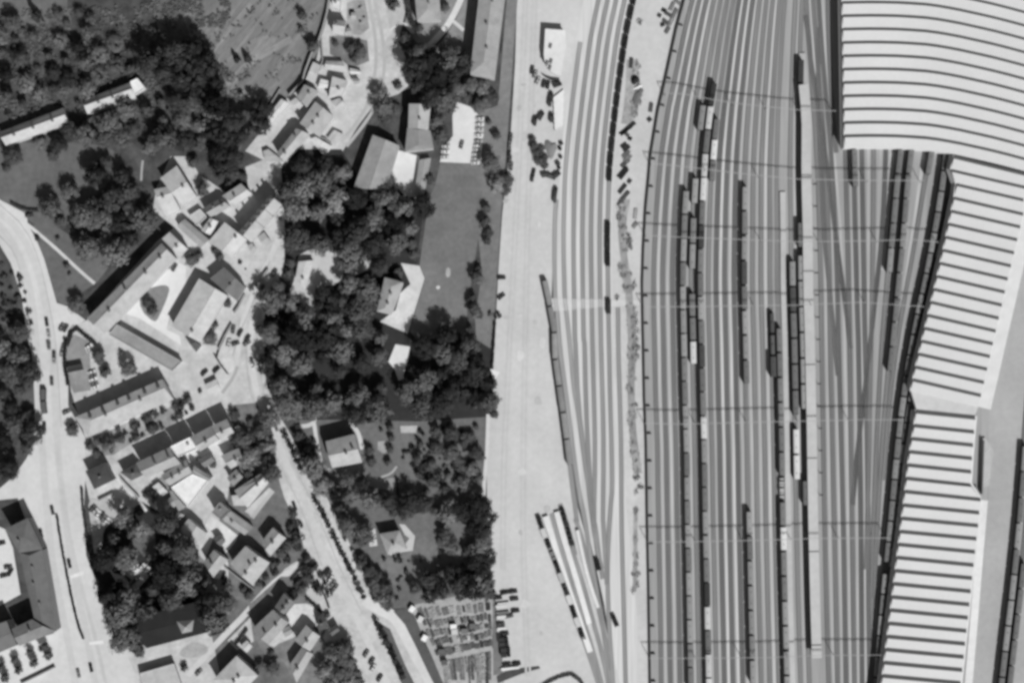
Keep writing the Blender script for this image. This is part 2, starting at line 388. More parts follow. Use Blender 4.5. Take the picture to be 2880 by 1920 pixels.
    for ps, t, w in (('2276,-60 2277,0 2292,200 2311,450 2320,700 2324,1000 2333,1500 2344,1920 2346,1990', 182, 6), ('2292,-60 2295,0 2309,200 2331,450 2343,700 2348,1000 2359,1400 2368,1920 2370,1990', 178, 6), ('2310,-60 2316,60 2327,250 2346,430 2368,700 2376,1000 2384,1400 2392,1920 2394,1990', 184, 7),
                     ('2390,415 2394,600 2399,850 2404,1000 2409,1400 2414,1920 2415,1990', 176, 6), ('2412,415 2416,600 2421,900 2427,1150 2431,1400 2435,1990', 182, 6), ('2441,412 2442,640 2442,900 2442,1150', 178, 7), ('2475,412 2470,640 2459,860 2447,1050', 172, 7), ('2598,430 2580,560 2556,720 2534,880 2510,1060', 186, 9), ('2508,430 2496,600 2482,760', 182, 10)):
        lane('cinder_path', 'S', ps, w, t, 'track', 3, 1)
    # wear on the pavement: wheel tracks and oily patches
    for t in ('1500,-40 1490,300 1478,700 1470,1100 1465,1500 1480,1900', '1475,-40 1466,200 1452,520 1440,760 1425,1040 1412,1300 1410,1600'):
        lane('wheel_track', 'S', t, 6, 195, 'concrete', 4); lane('wheel_track', 'S', ' '.join('%f,%f' % (float(p.split(',')[0]) + 11, float(p.split(',')[1])) for p in t.split()), 6, 195, 'concrete', 4)
    rr = random.Random(77)
    for i in range(26):
        x, y = rr.uniform(1420, 1540), rr.uniform(40, 1850)
        if x < 1385 + 70 * max(0, 1 - y / 900.0): continue
        n = 9; a = rr.uniform(4, 16); b = a * rr.uniform(.4, 1.6)
        zone('oil_stain', 'S', ' '.join('%f,%f' % (x + a * math.cos(6.283 * k / n) * rr.uniform(.6, 1.2), y + b * math.sin(6.283 * k / n) * rr.uniform(.6, 1.2)) for k in range(n)), rr.choice((186, 190, 178, 208)), 'concrete', 4, 1)
    lane('weedy_ground', 'S', '1762,560 1748,640 1752,700 1760,760 1768,800 1772,880 1776,940 1778,1000 1775,1080 1776,1150 1780,1220 1790,1290 1796,1330', 20, 150, 'gardens', 4)
    lane('weedy_ground', 'S', '1778,170 1776,230 1770,300 1762,350', 30, 160, 'gardens', 4)
    lane('weedy_ground', 'S', '1788,1440 1787,1520 1788,1590 1785,1660', 11, 150, 'gardens', 4)
    for fr, s_, t in (('z7', '480,450 590,230 985,545 965,620 800,830 775,720 600,500', 208), ('z8', '730,690 880,510 1060,500 1265,620 1205,840 960,905 800,800', 210), ('z8', '430,1045 735,745 1000,890 870,1000 640,1090 560,1160', 192),
                     ('z7', '600,1085 790,820 850,950 850,1180 640,1180', 200), ('z7', '1010,1080 1140,1060 1240,1250 1210,1320', 192), ('z6', '0,680 380,540 720,430 880,560 740,690 560,640 360,760 0,860', 205), ('z6', '1090,1500 1450,1150 1480,1180 1180,1560', 186)):
        zone('courtyard', fr, s_, t, 'yard', 5)
    zone('paved_court', 'A22', '478,25 606,46 590,120 540,330 505,345 470,240 415,180', 222, 'concrete', 5)
    for fr, t in (('A12', '990,790 1040,880 1085,965 1150,1100 1175,1160'), ('A12', '1262,1380 1312,1468 1360,1545'), ('A13', '1310,20 1350,100 1390,175 1435,268 1470,338 1503,412 1540,485 1590,590'), ('A23', '10,430 75,562 115,642 155,735 205,830')):
        lane('pavement', fr, t, 13, 212, 'concrete', 5, 1)
    for t in ('760,735 720,830 672,945 655,1000', '722,930 736,1090 765,1160 800,1230 833,1325 868,1388 900,1460 962,1610 1020,1725', '690,960 700,1090 727,1166 762,1234 797,1330 832,1394 860,1462 905,1590', '-60,622 0,662 42,710 66,790 84,890 92,1000 99,1150', '0,576 72,640 112,735 136,840 155,940 164,1050 172,1200'):
        lane('kerb', 'S', t, 1.8, 168, 'concrete', 6, 1)
    for t, w, tn in (('705,10 640,90 575,175', 13, 136), ('770,5 700,100 625,190 600,215', 9, 134), ('820,110 765,140 700,175 640,240', 20, 146), ('880,60 820,120 780,200 720,290', 10, 132), ('650,10 600,60 560,120', 8, 128), ('690,190 650,250 668,270', 16, 138)):
        lane('worn_track', 'S', t, w, tn, 'meadow', 2)
    zone('railway_ground', 'S', '1600,-700 2960,-700 2960,-79 1600,-79', 158, 'track', 1)
    zone('railway_ground', 'S', '1764,1999 2960,1999 2960,2600 1764,2600', 158, 'track', 1)
    zone('goods_yard_pavement', 'S', '1411,1999 1763,1999 1763,2600 1411,2600', 198, 'concrete', 1)
    zone('goods_yard_pavement', 'S', '1456,-700 1599,-700 1654,-79 1457,-79', 198, 'concrete', 1)
    zone('platform_road', 'S', '2959,-700 3600,-700 3600,2600 2959,2600', 168, 'concrete', 1)
    zone('village_ground', 'S', '40,1999 1250,1999 1250,2600 40,2600', 188, 'yard', 1)
# ---------------------------------------------------------------- buildings
def W4(fr, s, h): return [gx(p, h) for p in P(fr, s)]

FOOT = []
def inset_poly(q, d):
    c = sum(q, Vector()) / len(q)
    out = []
    for p in q:
        v = c - p; v.z = 0; L = v.length
        out.append(p + v * min(0.5, d / max(L, 0.01)))
    return out

def chimney_bm(c, zt, hh=1.6, w=0.8, ax=(1, 0)):
    mb = MB(); mb.obox(c, ax, w * 1.5, w, zt - 1.2, zt + hh); mb.obox(c, ax, w * 1.7, w * 1.2, zt + hh, zt + hh + .15)
    return mb

def house(name, label, cat, fr, s, h, rise, rf=0.5, tone=165, kind='gable', wall=190, chim=(0.25, 0.7), group=None, dorm=(), hipl=None, tone2=None):
    q = W4(fr, s, h)
    FOOT.append(P(fr, s))
    if rise > 1.5 and tone > 100: rise = 1.5 + (rise - 1.5) * .62
    base = sum(q, Vector()) / 4; base.z = 0
    root = thing(name, label, cat, base, 0, group)
    L = [p - base for p in q]
    # walls
    wi = inset_poly(L, 0.45); mb = MB()
    n = 4
    b = [Vector((p.x, p.y, 0)) for p in wi]; t = [Vector((p.x, p.y, h - .05)) for p in wi]
    mb.add(b + t, [(i, (i + 1) % n, n + (i + 1) % n, n + i) if True else None for i in range(n)])
    mb.ob('wall', M(wall, 'plain'), root)
    p0, p1, p2, p3 = L
    ra = p0 + (p3 - p0) * rf; rb = p1 + (p2 - p1) * rf
    up = Vector((0, 0, rise))
    mb = MB()
    if kind == 'flat':
        mb.prism([(p.x, p.y) for p in L], h - .35, h)
        par = MB()
        for i in range(4):
            a, c = L[i], L[(i + 1) % 4]; d = (c - a); ln = d.length; d = d / ln
            m = (a + c) / 2; nn = Vector((-d.y, d.x, 0)); ctr = -m; ctr.z = 0
            if nn.dot(Vector((-m.x, -m.y, 0))) < 0: nn = -nn
            m = m + nn * .2
            par.obox((m.x, m.y), (d.x, d.y), ln - .42, .35, h - .1, h + .45)
        r = mb.ob('roof', M(tone, 'roof'), root)
        par.ob('parapet', M(min(232, tone + 18), 'plain'), r)
        if chim:
            for u in chim:
                c = p0.lerp(p1, u).lerp(p3.lerp(p2, u), .4)
                chimney_bm((c.x, c.y), h, 1.1, .8, (p1 - p0)).ob('chimney', M(150, 'plain'), r)
        return root
    th = 0.22
    def slope(vs):
        n0 = len(vs)
        lo = [v - Vector((0, 0, th)) for v in vs]
        a = (vs[1] - vs[0]).cross(vs[2] - vs[0]).z
        top = tuple(range(n0)) if a > 0 else tuple(range(n0 - 1, -1, -1))
        fs = [top, tuple(n0 + i for i in reversed(top))]
        for i in range(n0):
            j = (i + 1) % n0
            fs.append((i, j, n0 + j, n0 + i))
        mb.add(list(vs) + lo, fs)
    if kind == 'gable':
        slope([p0, p1, rb + up, ra + up]); slope([ra + up, rb + up, p2, p3])
        g0 = [wi[0].lerp(wi[3], 0), wi[3], wi[0] + (wi[3] - wi[0]) * rf + up * .93]
        g1 = [wi[1], wi[2], wi[1] + (wi[2] - wi[1]) * rf + up * .93]
        for g, f in ((g0, (0, 1, 2)), (g1, (0, 2, 1))):
            gm = MB(); gm.add(g, [f]); gm.ob('gable_wall', M(wall, 'plain'), root)
    else:
        hl = hipl if hipl is not None else min(0.45, (p3 - p0).length * .5 / max(1, (p1 - p0).length))
        if isinstance(hl, (int, float)): hl = (hl, hl)
        A = ra + (rb - ra) * hl[0] + up; B = rb - (rb - ra) * hl[1] + up
        slope([p0, p1, B, A]); slope([A, B, p2, p3]); slope([p0, A, p3]); slope([p1, p2, B])
    r = mb.ob('roof', M(tone, 'roof'), root)
    # ridge capping
    cap = MB()
    if kind == 'gable': a, c = ra + up, rb + up
    else: a, c = A, B
    if (c - a).length > 1.5:
        cap.obox(((a.x + c.x) / 2, (a.y + c.y) / 2), (c.x - a.x, c.y - a.y), (c - a).length, .3, a.z - .03, a.z + .1)
        cap.ob('ridge', M(min(215, tone + 10), 'plain'), r)
    for u in (chim or ()):
        side = 1 if int(u * 100) % 2 else -1
        c = (ra + up).lerp(rb + up, u) + ((p0 - p3).normalized() * .7 * side)
        chimney_bm((c.x, c.y), c.z - .3, 1.5, .75, (p1 - p0)).ob('chimney', M(120, 'plain'), r)
    for (u, v) in dorm:
        e = p0.lerp(p1, u); rr = (ra + up).lerp(rb + up, u); c = e.lerp(rr, v)
        d = MB(); ax = (p1 - p0).normalized()
        d.obox((c.x, c.y), (ax.x, ax.y), 1.5, 1.9, c.z - .5, c.z + 1.25)
        d.ob('dormer', M(70, 'plain'), r)
    return root

def buildings():
    A = house
    HG = None
    # --- north-west hillside
    A('barracks', 'long barrack among hillside trees, western of two in line', 'barrack', 'A00', '0,1165 560,950 612,1090 50,1285', 5.5, 4.6, .5, 186, chim=(.2, .5, .8))
    A('barracks', 'long barrack among hillside trees, eastern of two in line, pale end block beside it', 'barrack', 'A00', '740,880 1148,728 1200,860 770,1008', 5.5, 4.6, .5, 186, chim=(.3, .6))
    A('pavilion', 'small white flat block at the east end of the hillside barracks', 'pavilion', 'A00', '1146,722 1212,690 1285,780 1190,845', 5.5, 0, .5, 228, 'flat', chim=None)
    A('garden_shed', 'tiny pale hut at the upper edge of the dark wood', 'shed', 'A00', '1380,430 1400,410 1485,515 1435,535', 3, .6, .5, 205, chim=None)
    # --- western village
    A('house', 'white gabled house at the curved pale drive, south slope brightest', 'house', 'z1', '265,425 508,240 798,690 590,830', 6.5, 3.0, .55, 190, chim=(.7,))
    A('house', 'broad white house behind the curved drive house, on its southwest side', 'house', 'z1', '170,590 390,545 560,885 345,990', 5, 2.0, .3, 196, chim=(.4,))
    A('annexe', 'low grey flat annexe with a dark shadow band across it', 'annexe', 'z1', '685,980 850,872 955,990 805,1130', 3.2, 0, .5, 186, 'flat', chim=None)
    A('house', 'small white cottage next to the low grey annexe', 'house', 'z1', '865,1195 995,1010 1120,1060 1005,1265', 5.5, 1.0, .45, 205, chim=(.5,))
    A('house', 'grey roofed cottage north of the small white cottage', 'house', 'z1', '880,870 1150,720 1290,835 1010,995', 6, 3.0, .55, 158, chim=(.45, .8))
    A('house', 'pale house with a bright lower corner beside the dark terrace shadow', 'house', 'z4', '440,165 720,-20 880,130 640,290', 6.5, 1.7, .62, 186, chim=(.35,))
    for i, (a, b, lb) in enumerate(((0, .40, 'southern'), (.41, .70, 'middle'), (.71, 1, 'northern'))):
        q = P('z4', '690,690 1150,150 1320,290 870,845')
        f = lambda u, v, t: (u[0] + (v[0] - u[0]) * t, u[1] + (v[1] - u[1]) * t)
        pts = [f(q[0], q[1], a), f(q[0], q[1], b), f(q[3], q[2], b), f(q[3], q[2], a)]
        A('terraced_house', 'tall terraced house with steep dark north slope, %s of the row of three' % lb, 'house', 'S', ' '.join('%.1f,%.1f' % p for p in pts), 9, 3.6, .40, 172, chim=(.25, .75), group='row of three tall terraced houses')
    A('house', 'big pale square house at the south foot of the tall terrace', 'house', 'z4', '235,840 480,548 802,800 588,1052', 7.5, 1.6, .62, 196, chim=(.8,))
    A('workshop', 'long low grey workshop pointing to the big pale square house', 'workshop', 'z1', '625,1025 985,1330 860,1450 512,1130', 4.2, 1.3, .5, 158, chim=None)
    A('house', 'grey and white house at the upper end of the long curved block', 'house', 'z1', '290,1315 402,1215 665,1460 555,1570', 7.5, 1.8, .6, 192, chim=(.5,))
    A('apartment_block', 'long apartment block with dark northwest slope beside the lawn path', 'apartment block', 'A01', '765,1305 1425,640 1545,765 925,1430', 9, 3.2, .45, 172, chim=(.2, .45, .7, .9))
    A('garage_row', 'low garage row with dark roof edge south of the courtyard', 'garages', 'D', '268,744 418,830 396,852 250,768', 4.5, 0, .5, 150, 'flat', chim=None)
    A('hall', 'large village hall with wide white south slope beside the street', 'hall', 'A11', '5,1370 250,950 500,1100 262,1515', 7, 2.6, .6, 190, chim=(.12,))
    A('house', 'dark roofed house at the north corner of the village hall', 'house', 'A11', '345,950 470,850 660,1030 588,1150', 6.5, 2.4, .55, 118, chim=(.5,))
    A('shed', 'small grey roadside shed, northern of two below the tall terrace', 'shed', 'z4', '960,765 1058,692 1170,850 1072,932', 3.6, .5, .5, 172, chim=None)
    A('shed', 'small grey roadside shed, southern of two below the tall terrace', 'shed', 'z4', '808,902 880,852 955,955 902,1030', 3.2, .4, .5, 172, chim=None)
    # --- northern village
    A('market_shed', 'long pale corrugated shed at the meadow edge', 'shed', 'z2', '240,600 475,305 592,370 314,688', 3.6, .5, .5, 208, chim=None)
    A('house', 'mid grey square house at the top of the long garden wall', 'house', 'z2', '705,285 815,95 1020,190 850,432', 7.5, .8, .5, 158, chim=(.7,))
    A('annexe', 'pale lean-to between the corrugated shed and the grey square house', 'annexe', 'z2', '592,352 690,285 800,400 742,462', 3, .4, .5, 196, chim=None)
    A('house', 'large stepped grey house in the middle of the northern village', 'house', 'z2', '745,665 975,345 1245,560 1025,860', 7.5, 1.5, .45, 172, chim=(.3, .62))
    A('house', 'long narrow grey house with a white yard on its south side', 'house', 'z2', '402,1110 695,738 890,825 522,1228', 7.5, 1.7, .48, 170, chim=(.2, .75))
    A('storehouse', 'low white storehouse above the tree edge by the street', 'storehouse', 'z2', '905,895 980,862 1225,1005 1115,1160', 2.6, .35, .5, 214, chim=None)
    A('shed', 'small wedge shaped shed at the pale lane junction', 'shed', 'z2', '205,1075 285,1042 520,1232 240,1222', 2.8, .2, .5, 172, chim=None)
    A('house', 'white cottage at the upper frame edge above a dark shadow', 'house', 'z3', '285,-60 412,-60 392,150 292,105', 6, 1.5, .45, 205, chim=(.4,))
    A('house', 'white faced cottage below the topmost cottage of the village', 'house', 'z3', '308,292 490,312 458,520 288,492', 6.5, 2.8, .45, 186, chim=(.35,))
    A('shed', 'ragged pale outbuilding beside the dark garden trees', 'shed', 'z3', '190,895 440,905 515,1075 170,1020', 3.4, 1.2, .45, 186, chim=None)
    A('shed', 'smallest white hut by the street bend', 'shed', 'z3', '540,1002 720,1045 700,1082 552,1096', 2.6, .5, .5, 205, chim=None)
    A('house', 'light grey broad house east of the narrow dark passage', 'house', 'z3', '285,1125 512,1190 425,1400 230,1448', 5.6, .9, .5, 188, chim=(.6,))
    A('shed', 'white flat shed at the north side of the light grey broad house', 'shed', 'z3', '115,1160 285,1205 222,1292 70,1302', 3.5, .3, .5, 212, chim=None)
    A('annexe', 'little grey annexe at the roadside white yard', 'annexe', 'z2', '1200,340 1330,290 1432,392 1362,512', 4.4, .8, .5, 188, chim=None)
    A('annexe', 'grey garage at the bottom of the northern white yard', 'garage', 'z2', '1150,890 1250,760 1400,830 1270,990', 2.4, .2, .5, 186, chim=None)
    # --- southern village
    A('house', 'black roofed corner house beside the avenue crossing', 'house', 'z5', '0,910 292,782 432,1035 132,1178', 6.5, 1.0, .5, 74, 'hip', chim=(.5,), wall=180)
    A('row_house', 'grey row house with speckled north slope, westernmost of the sunlit row', 'house', 'z5', '745,788 1243,558 1398,800 895,1015', 9.5, 3.6, .55, 160, chim=(.45, .85))
    A('row_house', 'wide flat white row house in the sunlit row', 'house', 'z6', '-8,549 284,410 396,583 110,708', 9.5, 0, .5, 222, 'flat', chim=(.75,))
    A('row_house', 'grey row house between the flat white one and the eastern one', 'house', 'z6', '288,408 591,251 712,450 432,622', 9.5, 3.2, .62, 164, chim=(.5,))
    A('row_house', 'small grey row house at the eastern end of the sunlit row', 'house', 'z6', '595,249 826,143 935,345 720,440', 9.5, 2.6, .58, 168, chim=(.4,))
    A('factory', 'big plain white flat roof inside a ring of grey wings', 'factory', 'z6', '0,1150 320,948 560,1052 262,1442', 6.2, 0, .5, 229, 'flat', chim=None)
    A('wing_building', 'grey gabled wing along the north side of the white factory roof', 'wing', 'z6', '-140,965 225,742 320,935 -18,1125', 6.5, 2.2, .5, 158, chim=(.3, .6, .85))
    A('wing_building', 'short grey wing at the northeast corner of the white factory roof', 'wing', 'z6', '340,830 605,1010 560,1048 322,935', 6.8, .8, .5, 150, chim=None)
    A('wing_building', 'narrow grey wing at the southwest corner of the white factory roof', 'wing', 'z6', '-30,1190 30,1205 225,1440 120,1500', 5, .8, .5, 150, chim=None)
    A('house', 'house with one grey and one white slope at the dark wood edge', 'house', 'z7', '148,445 262,300 528,515 392,762', 6.5, 2.2, .5, 176, chim=(.3,))
    A('house', 'dark grey flat house casting the broad black shadow by the factory', 'house', 'z7', '600,205 722,52 872,182 742,322', 8.5, 0, .5, 122, 'flat', chim=(.6,))
    A('workshop', 'long workshop with pale borders running southeast to the alley', 'workshop', 'z7', '880,185 1215,425 1090,545 762,320', 3.8, 1.4, .5, 160, chim=(.3,))
    A('house', 'grey and pale house south of the white yard, beside the wood', 'house', 'z7', '500,940 632,760 842,905 630,1168', 6.5, 2.6, .5, 164, chim=(.35,))
    A('mansion', 'large mottled house with a bright south slope in the southern village', 'house', 'z7', '872,960 1100,702 1458,950 1205,1285', 7.5, 3.2, .56, 172, chim=(.2, .55, .8))
    A('house', 'ragged edged house east of the mottled large house, above dark trees', 'house', 'A13', '802,322 900,196 1018,290 880,450', 6.5, 2.6, .5, 172, chim=(.5,))
    A('house', 'long pale house with dark north slope beside the parallel alley', 'house', 'z6', '935,1195 1330,945 1445,1075 1130,1450', 5.5, 3.0, .45, 184, chim=(.7,))
    A('annexe', 'rounded pale annexe at the west end of the long pale house', 'annexe', 'z6', '890,1270 1060,1250 1090,1420 925,1415', 4.6, .3, .5, 190, 'hip', chim=None)
    A('house', 'grey and white house in the middle of the southern gardens', 'house', 'z6', '738,682 1002,572 1082,765 885,880', 6, 2.2, .55, 170, chim=(.6,))
    A('house', 'plain grey house between the gardens and the long pale house', 'house', 'z6', '825,1010 960,880 1065,1000 925,1130', 5.5, .9, .5, 138, chim=(.5,))
    A('house', 'dark grey house with a white yard at its southeast side', 'house', 'z8', '590,555 722,350 872,478 732,662', 7.5, 2.2, .6, 122, chim=(.3, .7))
    A('house', 'long dark and light house beside the broad black shadow', 'house', 'z8', '250,880 562,592 795,785 502,1108', 8, 3.0, .58, 152, chim=(.25, .7))
    A('shed', 'little pale shed at the side street corner', 'shed', 'z8', '72,1132 182,1040 262,1132 182,1225', 2.8, .5, .5, 190, chim=None)
    A('house', 'neat house with halved grey and white roof near the parking bays', 'house', 'z8', '880,1042 1050,818 1258,985 1110,1205', 6, 2.4, .5, 172, chim=(.4,))
    A('house', 'narrow house with a white strip of roof below the halved roof', 'house', 'A13', '1055,1395 1160,1250 1256,1312 1112,1565', 5.5, 2.2, .5, 168, chim=(.3,))
    A('house', 'broad hipped house cut by the lower frame edge', 'house', 'A13', '372,1540 580,1326 772,1502 580,1700', 8, 2.2, .5, 188, 'hip', chim=(.4, .6))
    A('terrace_block', 'long sunlit terrace with dark dormers along its north slope', 'terrace', 'A02', '660,668 1430,332 1530,508 780,842', 7.5, 2.4, .40, 178, 'hip', chim=(.3, .7), dorm=[(.15, .5), (.3, .5), (.47, .45), (.6, .45), (.78, .5), (.93, .5)], hipl=(.14, .02))
    A('kiosk', 'low dark roofed kiosk on the small lawn by the avenue', 'kiosk', 'A02', '592,222 722,198 738,248 596,276', 3, 0, .5, 62, 'flat', chim=None)
    A('chapel', 'dark slate roofed chapel hall at the south side of the wood', 'chapel', 'S', '345,1745 552,1692 588,1776 412,1822', 8, .9, .5, 46, 'gable', chim=None, wall=60)
    A('turret', 'pale pointed gable roof facing the dark chapel hall', 'turret', 'A13', '52,1022 204,1010 190,1110 100,1130', 9, 3.0, .5, 150, 'hip', chim=None, hipl=.49)
    A('office_block', 'long hipped office block along the west side of the avenue', 'office block', 'A03', '300,990 170,420 372,390 497,1112', 10.5, 1.8, .45, 108, 'hip', chim=(.3, .55, .8), wall=150, hipl=(.02, .05))
    A('office_wing', 'north wing of the avenue office block, above the white yard', 'office block', 'A03', '42,210 245,112 376,388 168,420', 10.5, 1.6, .5, 108, 'hip', chim=(.3,), wall=150)
    A('office_wing', 'south wing of the avenue office block, behind the four round trees', 'office block', 'A03', '102,1090 282,1005 497,1110 172,1240', 10.5, 2.6, .5, 128, 'gable', chim=(.55,), wall=150)
    A('office_wing', 'grey western wing at the lower left frame corner', 'office block', 'A03', '-60,1060 58,1020 152,1232 -60,1320', 10.5, .8, .5, 116, 'gable', chim=None, wall=150)
    A('shop', 'flat grey shop with rooflight strips at the lower frame edge', 'shop', 'A03', '1232,1480 1535,1392 1640,1700 1290,1770', 4, 0, .5, 178, 'flat', chim=None)
    # --- park and station side
    A('school', 'hipped school roof with pale rim at the top park lawn', 'school', 'A20', '668,188 640,-120 858,-120 880,182', 8, 2.2, .5, 158, 'hip', chim=(.5,), hipl=(.33, .1))
    A('railway_office', 'very long hipped office along the goods yard verge, cut by the top frame edge', 'office', 'A20', '1136,650 1226,-150 1458,-150 1352,695', 10.5, 2.4, .5, 158, 'hip', chim=(.3, .55, .8), hipl=(.14, .02))
    A('villa', 'cross shaped villa, its north wing', 'villa', 'A20', '588,1130 596,916 788,928 766,1150', 8.5, 2.6, .5, 172, 'gable', chim=(.4,))
    A('villa', 'cross shaped villa, its dark south wing with hip', 'villa', 'A20', '560,1340 582,1128 785,1150 815,1312', 8.5, 1.2, .5, 142, 'hip', chim=None, hipl=(.25, .05))
    A('hall', 'large dark sloped hall west of the white court', 'hall', 'A20', '110,1650 276,1190 512,1285 390,1690', 7, 2.2, .5, 150, 'gable', chim=None)
    A('annexe', 'narrow grey annexe at the corner of the playing field', 'annexe', 'A21', '636,255 688,-95 790,-112 722,262', 3.2, .4, .5, 150, chim=None)
    A('manor', 'shaded manor house on the terrace beside the playing field', 'manor', 'A21', '312,1240 382,940 545,985 440,1272', 9, 1.8, .5, 164, 'hip', chim=(.3, .6), hipl=(.15, .2))
    A('ruin', 'pale flat pavilion in the bright clearing of the wood', 'pavilion', 'A11', '1098,960 1128,802 1262,790 1192,1045', 3.6, .6, .5, 196, chim=(.3,))
    A('house', 'tall house with black north and white south slope inside the path loop', 'house', 'A22', '-140,880 112,815 186,1066 -80,1115', 8.5, 4.6, .52, 172, chim=(.6, .85))
    A('villa', 'pyramid roofed villa with pale terrace in the southern garden', 'villa', 'A23', '336,252 512,222 582,390 408,436', 6, 2.8, .5, 166, 'hip', chim=(.5,), hipl=.42)
    # smaller infill buildings
    A('house', 'dark roofed house between the alley and the grey row', 'house', 'z5', '505,925 745,800 885,950 680,1050', 6, 1.6, .5, 92, 'hip', chim=(.5,))
    A('shed', 'narrow white shed west of the white factory roof', 'shed', 'z5', '985,1140 1075,1075 1215,1215 1140,1290', 3, .4, .5, 204, chim=None)
    A('shed', 'grey shed touching the dark park north edge', 'shed', 'z5', '1190,1340 1290,1260 1400,1370 1300,1445', 4, 1.2, .5, 150, chim=None)
    A('shed', 'dull grey outhouse north of the grey northeast wing', 'shed', 'z6', '400,740 560,655 655,760 505,860', 4.5, 1.4, .5, 118, chim=None)
    A('shed', 'grey outhouse between dark park and the half grey house', 'shed', 'z7', '20,300 110,200 205,250 110,350', 4, 1.0, .5, 146, chim=None)
    A('shed', 'small dark outhouse in the white yard of the southern village', 'shed', 'z7', '620,590 710,540 805,640 735,710', 4, 1.2, .5, 104, chim=None)
    A('shed', 'ragged grey shed under the long dark and light house', 'shed', 'z8', '690,880 800,830 862,930 745,1000', 3, .8, .5, 146, chim=None)
    A('house', 'dark house at the southeast end of the white yard', 'house', 'z8', '1215,690 1295,645 1395,860 1235,900', 5, 1.4, .5, 84, chim=(.5,))
    A('shed', 'small dark shed by the lower parking bays hedge', 'shed', 'z8', '1390,880 1490,810 1545,900 1425,990', 4, 1.0, .5, 100, chim=None)
    A('shed', 'little grey shed beside the easternmost row house', 'shed', 'z6', '935,265 1000,240 1080,325 1000,375', 3.6, .8, .5, 156, chim=None)
    A('shed', 'tiny grey garden shed in the upper street yards', 'shed', 'z3', '565,185 640,190 635,285 560,280', 3, .6, .5, 168, chim=None)
    A('shed', 'tiny pale garden shed beside the white faced cottage', 'shed', 'z3', '490,420 560,412 572,510 500,520', 3, .6, .5, 156, chim=None)
    A('shed', 'grey garage at the street bend east of the broad house', 'garage', 'z3', '570,1150 690,1165 685,1230 600,1240', 3.6, .6, .5, 160, chim=None)
    A('shed', 'pale shed between garden wall and the ragged outbuilding', 'shed', 'A10', '1258,545 1325,580 1270,740 1190,705', 3, .6, .5, 186, chim=None)
    A('shed', 'grey greenhouse in the garden of the wood edge manor', 'greenhouse', 'A21', '395,950 500,955 520,1030 420,1050', 3, .8, .5, 150, chim=None)
    A('shed', 'low dark shed in the yard south of the village hall', 'shed', 'A11', '120,1455 180,1480 270,1545 225,1600', 4, 1.0, .5, 92, chim=None)
    A('shed', 'square pale garage in the bright yard above the row', 'garage', 'A12', '300,380 400,330 440,420 340,470', 3, .4, .5, 196, chim=None)
    # yard control building with a bowed south end
    pts = [gx(p, 5) for p in P('A30', '293,255 470,268 476,420 446,560 430,668 400,664 350,640 312,600 290,555 280,480')]
    base = sum(pts, Vector()) / len(pts); base.z = 0
    root = thing('yard_office', 'pale flat yard office with a rounded south end on the goods yard', 'office', base)
    pp = [(p.x - base.x, p.y - base.y) for p in pts]
    mb = MB(); mb.prism([(x * .96, y * .96) for x, y in pp], 0, 4.6); mb.ob('wall', M(200), root)
    mb = MB(); mb.prism(pp, 4.6, 5.0); r = mb.ob('roof', M(222, 'concrete'), root)
    for c in ('340,410', '345,545', '310,560', '335,600'):
        g = gx(P('A30', c)[0], 5) - base
        mb = MB(); mb.obox((g.x, g.y), (.3, 1), 2.2, 1.2, 5, 5.8); mb.ob('roof_vent', M(120), r)
    mb = MB(); q = [gx(p, 3.2) - base for p in P('A30', '252,632 300,658 350,674 420,682 414,716 350,704 300,680 266,652')]
    mb.prism([(p.x, p.y) for p in q], 0, .5); mb.ob('dark_crescent', M(66), root)  # low dark crescent following the rounded south end
    # loading dock beside it
    d = W4('A30', '365,860 455,790 448,1100 375,1140', 1.1); base = sum(d, Vector()) / 4; base.z = 0
    root = thing('loading_dock', 'bright white loading dock south of the yard office', 'dock', base)
    mb = MB(); mb.prism([(p.x - base.x, p.y - base.y) for p in d], 0, 1.1); mb.ob('deck', M(228, 'concrete'), root)
    mb = MB()
    for k in range(7): mb.obox(((d[0].lerp(d[3], k / 6) - base).x, (d[0].lerp(d[3], k / 6) - base).y), (d[3] - d[0]), .6, .3, 0, 1.25)
    mb.ob('bumper_post', M(60), root)

